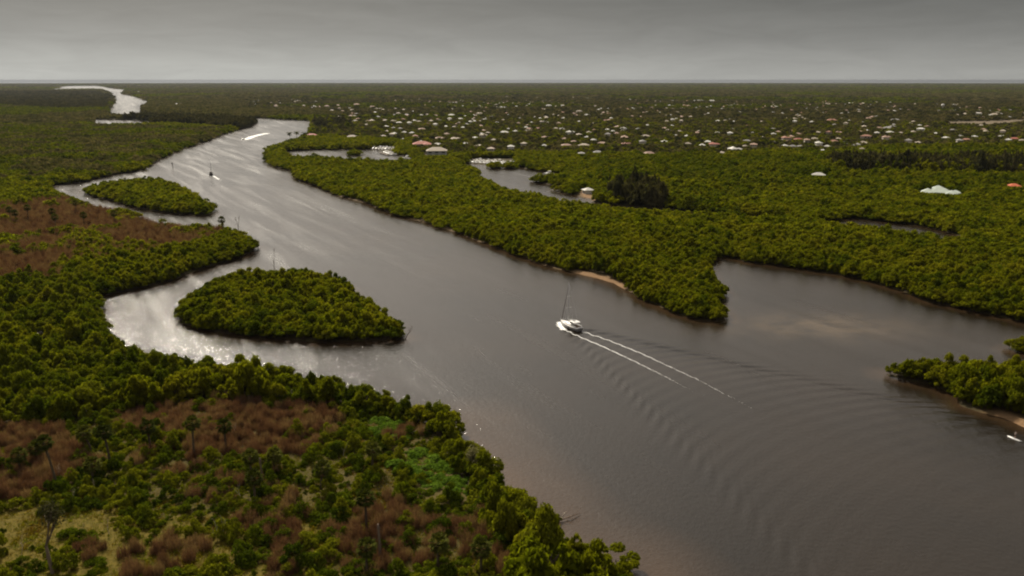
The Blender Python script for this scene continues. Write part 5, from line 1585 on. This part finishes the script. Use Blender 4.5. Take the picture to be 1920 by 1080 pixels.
def dock(p0, p1, lb, width=2.4):
    a = Vector((*at(*p0), 0)); b_ = Vector((*at(*p1), 0)); d = b_ - a; L = d.length
    e = empty('dock', a, math.atan2(-d.x, d.y)); tag(e, lb, 'dock', 'marina docks')
    n = int(L / 2.4)
    pm = MB(); pm.box((0, 0, 0), (width, 2.3, .12)); pm = pm.mesh('deck_board', M_DOCK)
    for i in range(n):
        o = bpy.data.objects.new('deck_board', pm); COL.objects.link(o); o.parent = e; o.location = (0, 1.2 + i * 2.4, .85)
    q = MB(); q.tube([(0, 0, -1.6), (0, 0, 1.9)], .16, 6); q = q.mesh('pile', M_DOCK)
    for i in range(0, n + 1, 3):
        for sx in (-1, 1):
            o = bpy.data.objects.new('pile', q); COL.objects.link(o); o.parent = e; o.location = (sx * width * .5, i * 2.4, 0)
    return a, d.normalized(), L


def fill(p0, p1, nm, lb_dock, step, n_max, side=(-1, 1)):
    a, d, L = dock(p0, p1, lb_dock)
    nrm = Vector((-d.y, d.x, 0)); bl_ = []
    for i in range(int(L / step)):
        for s in side:
            p = a + d * (step * (i + .6)) + nrm * s * 6.2
            rz = math.atan2(-nrm.x * s, nrm.y * s) + random.choice([0, math.pi]) + random.uniform(-.06, .06)
            bl_.append((p, rz))
    bl_ = bl_[:n_max]
    bl_.sort(key=lambda q: proj(q[0].x, q[0].y, 1)[0])
    for i, (p, rz) in enumerate(bl_):
        motorboat(p.x, p.y, rz, '%s moored white motorboat from the left at the %s' % (ordinal(i + 1), nm), 'boats moored at the ' + nm, random.uniform(.9, 1.35))


fill((884, 304), (966, 309), 'long marina dock', 'long dock lined with boats on the right-hand lagoon', 4.4, 34)
fill((704, 279), (738, 281), 'back dock of the left lagoon', 'back dock of the left-hand lagoon below the town', 5.0, 12, (-1, 1))
fill((712, 287), (728, 292), 'front dock of the left lagoon', 'short front dock at the end of the left-hand lagoon', 6.0, 6, (1,))
x, y = at(762, 297, 1); motorboat(x, y, R(70), 'white cruiser lying alone before the two-storey villa', None, 1.4)
x, y = at(1029, 327.5, 0); motorboat(x, y, R(95), 'white motorboat lying alone in the inlet behind the mangrove finger', None, 1.15)

# ------------------------------------------------------------------ foam trails


def foam(name, lb, path, width, density, seed, fade=True, lump=.25):
    """irregular floating clots of foam, thick near the boat, breaking up astern"""
    rg = np.random.default_rng(seed)
    V = []; F = []
    P = [Vector(p) for p in path]
    seg = [(P[i + 1] - P[i]).length for i in range(len(P) - 1)]; tot = sum(seg)
    n = int(tot * density)
    for q in range(n):
        t = rg.uniform(0, 1) ** (1.25 if fade else 1.0); s = t * tot
        if fade and rg.uniform() < min(.97, max(0, (t - .35) * 1.7)): continue
        i = 0
        while i < len(seg) - 1 and s > seg[i]: s -= seg[i]; i += 1
        d = (P[i + 1] - P[i]).normalized(); nn = Vector((-d.y, d.x))
        c = P[i] + d * s + nn * float(rg.normal()) * width * (.4 + .6 * t if fade else 1) * .5
        r_ = lump * rg.uniform(.35, 1.2) * (1 - .5 * t if fade else 1)
        a0 = rg.uniform(0, 6.28); m_ = 6; b = len(V)
        el_ = rg.uniform(1.0, 2.2); ca_, sa_ = d.x, d.y
        for j in range(m_):
            a = a0 + 2 * math.pi * j / m_; rr_ = r_ * rg.uniform(.6, 1.2)
            lx, ly = math.cos(a) * rr_ * el_, math.sin(a) * rr_
            V.append((c.x + lx * ca_ - ly * sa_, c.y + lx * sa_ + ly * ca_, .07))
        V.append((c.x, c.y, .07 + r_ * .28))
        for j in range(m_): F.append((b + j, b + (j + 1) % m_, b + m_))
    V = np.array(V); V[:, 2] += wake_z(V[:, 0], V[:, 1])
    me = np_mesh(name, V, np.array(F), M_FOAM, smooth=True)
    o = new_obj(name, me); tag(o, lb, 'foam', None, 'stuff'); return o


def gp(u, v): return Vector(at(u, v))


foam('wake_foam', 'white foam trail off the left side of the white sailboat', [gp(1050, 608), gp(1056, 617), gp(1080, 629), gp(1130, 650), gp(1190, 678), gp(1250, 708), gp(1300, 735), gp(1322, 744)], .28, 38, 1, True, .105)
foam('wake_foam', 'white foam trail off the right side of the white sailboat', [gp(1092, 622), gp(1140, 638), gp(1200, 662), gp(1260, 690), gp(1310, 713), gp(1330, 724), gp(1370, 745), gp(1412, 767)], .24, 36, 2, True, .09)
foam('bow_foam', 'white bow wave under the front of the white sailboat', [gp(1049, 604), gp(1050, 611), gp(1058, 619)], .8, 40, 3, False, .22)
foam('wake_foam', 'long bright foam wake behind the speedboat', [gp(459, 262), gp(475, 256), gp(490, 252), gp(503, 250)], 3.6, 16, 4, False, 1.0)
foam('wake_foam', 'faint foam behind the dark-hulled sailboat upriver', [gp(400, 330), gp(408, 335), gp(420, 341)], 1.6, 6, 5, True, .5)

# ------------------------------------------------------------------ channel marker
x, y = at(324, 316); e = empty('channel_marker', (x, y, 0)); tag(e, 'dark channel marker post standing in the river at the left bank', 'marker')
mb = MB(); mb.tube([(0, 0, -1.5), (0, 0, 5.2)], .28, 8); mb.build('pile', M_DOCK, e, True)
mb = MB(); mb.add([(-.9, -.32, 4.2), (.9, -.32, 4.2), (0, -.32, 6.0), (-.9, -.26, 4.2), (.9, -.26, 4.2), (0, -.26, 6.0)], [(0, 1, 2), (5, 4, 3), (0, 3, 4, 1), (1, 4, 5, 2), (2, 5, 3, 0)]); mb.build('day_board', M_CANVAS, e)
mb = MB(); mb.tube([(0, 0, 5.2), (0, 0, 5.5), (0, 0, 5.7)], [.2, .2, .05], 8); mb.build('lamp', M_CANVAS, e)

# ------------------------------------------------------------------ paddleboarder at the right edge
x, y = at(1902, 823.5)
d0 = Vector(at(1889, 817)); d1 = Vector(at(1914, 827.5)); dirb = (d1 - d0).normalized(); ang = math.atan2(-dirb.x, dirb.y)
e = empty('paddleboard', (x, y, .02), ang); tag(e, 'slim white paddleboard on the water near the right frame edge', 'paddleboard')
V = []; F = []; ns = 15
for i in range(ns):
    t = i / (ns - 1); hw = max(.40 * math.sin(math.pi * t) ** .55, .015); y_ = -1.75 + 3.5 * t; z_ = .06 + .10 * max(0, (t - .7) / .3) ** 2
    V += [(-hw, y_, z_), (-hw * .85, y_, z_ + .1), (hw * .85, y_, z_ + .1), (hw, y_, z_), (hw * .7, y_, z_ - .08), (-hw * .7, y_, z_ - .08)]
for i in range(ns - 1):
    for j in range(6): F.append((i * 6 + j, (i + 1) * 6 + j, (i + 1) * 6 + (j + 1) % 6, i * 6 + (j + 1) % 6))
F += [tuple(range(6)), tuple((ns - 1) * 6 + j for j in range(5, -1, -1))]
mb = MB(); mb.add(V, F); mb.build('board', M_GEL, e, True)
mb = MB(); mb.box((0, 0, .165), (.5, 1.1, .012)); mb.build('deck_pad', M_WALLG, e)
mb = MB(); mb.add([(-.01, -1.5, 0), (.01, -1.5, 0), (.01, -1.25, 0), (-.01, -1.25, 0), (0, -1.5, -.2)], [(0, 1, 2, 3), (0, 1, 4), (1, 2, 4), (2, 3, 4), (3, 0, 4)]); mb.build('fin', M_CANVAS, e)


def skin(name, verts, edges, radii, mat, parent, root=0, sub=1):
    me = bpy.data.meshes.new(name); me.from_pydata(verts, edges, []); me.materials.append(mat); me.update()
    o = new_obj(name, me, parent)
    md = o.modifiers.new('skin', 'SKIN'); md.use_smooth_shade = True
    sv = me.skin_vertices
    if not sv:
        bm_ = bmesh.new(); bm_.from_mesh(me); bm_.verts.layers.skin.verify(); bm_.to_mesh(me); bm_.free()
    sv = me.skin_vertices[0].data
    for i, r_ in enumerate(radii): sv[i].radius = (r_, r_); sv[i].use_root = (i == root)
    o.modifiers.new('sub', 'SUBSURF').levels = sub; o.modifiers['sub'].render_levels = sub
    return o


pe = empty('person', (x, y, .20), ang); tag(pe, 'person in pale shirt and dark shorts standing on the paddleboard with a paddle', 'person')
J = [(0, 0, .92), (0, .02, 1.12), (0, .04, 1.34), (0, .05, 1.46), (0, .06, 1.56), (0, .07, 1.66), (0, .06, 1.76),
     (.11, 0, .86), (.13, .05, .48), (.13, 0, .07), (.14, .12, .04), (-.11, 0, .86), (-.13, .05, .48), (-.13, 0, .07), (-.14, .12, .04),
     (.19, .04, 1.40), (.30, .16, 1.16), (.26, .36, 1.02), (-.19, .04, 1.40), (-.10, .24, 1.40), (.14, .42, 1.46)]
Ed = [(0, 1), (1, 2), (2, 3), (3, 4), (4, 5), (5, 6), (0, 7), (7, 8), (8, 9), (9, 10), (0, 11), (11, 12), (12, 13), (13, 14), (3, 15), (15, 16), (16, 17), (3, 18), (18, 19), (19, 20)]
Rd = [.14, .12, .14, .09, .055, .095, .075, .095, .065, .045, .035, .095, .065, .045, .035, .06, .045, .035, .06, .045, .035]
body = skin('body', J, Ed, Rd, M_SKIN, pe)
skin('shirt', [J[0], J[1], J[2], (0, .05, 1.44), J[15], tuple((Vector(J[15]) + Vector(J[16])) / 2), J[18], tuple((Vector(J[18]) + Vector(J[19])) / 2)], [(0, 1), (1, 2), (2, 3), (3, 4), (4, 5), (3, 6), (6, 7)], [.155, .145, .165, .10, .08, .07, .08, .07], M_SHIRT, pe)
skin('shorts', [(0, 0, .95), J[7], (.12, .03, .62), J[11], (-.12, .03, .62)], [(0, 1), (1, 2), (0, 3), (3, 4)], [.15, .115, .095, .115, .095], M_SHORTS, pe)
mb = MB(); mb.tube([Vector((0, .07, 1.68)) + Vector((math.cos(a) * .0, 0, 0)) for a in (0,)] + [Vector((0, .06, 1.73)), Vector((0, .04, 1.79)), Vector((0, .04, 1.81))], [.10, .105, .08, .02], 8); mb.build('hair', M_CANVAS, pe, True)
hm = MB()
for (hx, hy, hz, sg) in ((.26, .36, 1.02, 1), (.14, .42, 1.46, -1)):
    for fi, ln in enumerate((.075, .085, .08, .065)):
        yy = hy + .03; zz = hz - .03 + fi * .02
        hm.tube([(hx, yy, zz), (hx + sg * .02, yy + .04, zz), (hx + sg * .045, yy + ln - .02, zz), (hx + sg * .035, yy + ln - .045, zz)], [.011, .01, .009, .006], 5)
    hm.tube([(hx, hy, hz - .03), (hx - sg * .02, hy + .05, hz - .02), (hx, hy + .085, hz - .01)], [.013, .011, .008], 5)
hm.build('fingers', M_SKIN, pe)
pp = empty('paddle', (x, y, .20), ang); tag(pp, 'long dark paddle held by the person on the paddleboard', 'paddle')
a_ = Vector((.14, .44, 1.50)); b_ = Vector((.27, .40, 1.02)); dn = (b_ - a_).normalized(); end = a_ + dn * 1.65
mb = MB(); mb.tube([a_, end], .016, 6); mb.build('shaft', M_CANVAS, pp)
mb = MB(); q_ = end; mb.add([q_ + Vector((0, -.1, 0)), q_ + Vector((0, .1, 0)), q_ + dn * .38 + Vector((.03, .09, 0)), q_ + dn * .38 + Vector((.03, -.09, 0)), q_ + Vector((.02, 0, 0)), q_ + dn * .38 + Vector((.06, 0, 0))], [(0, 4, 5, 3), (4, 1, 2, 5), (0, 3, 2, 1)]); mb.build('blade', M_CANVAS, pp)

# ------------------------------------------------------------------ haze
HAZE_DENSITY = 2.6e-5
mb = MB(); mb.box((0, 0, 44.0), (100000, 100000, 94.0))
hz = mb.build('haze', [], None); tag(hz, kind='stuff')
k = NT('haze_air'); pv = k.n('ShaderNodeVolumePrincipled'); pv.inputs['Density'].default_value = HAZE_DENSITY; pv.inputs['Color'].default_value = (0.205, 0.22, 0.25, 1); pv.inputs['Anisotropy'].default_value = 0.35
k.l(pv.outputs[0], k.out.inputs['Volume'])
hz.data.materials.append(k.m)
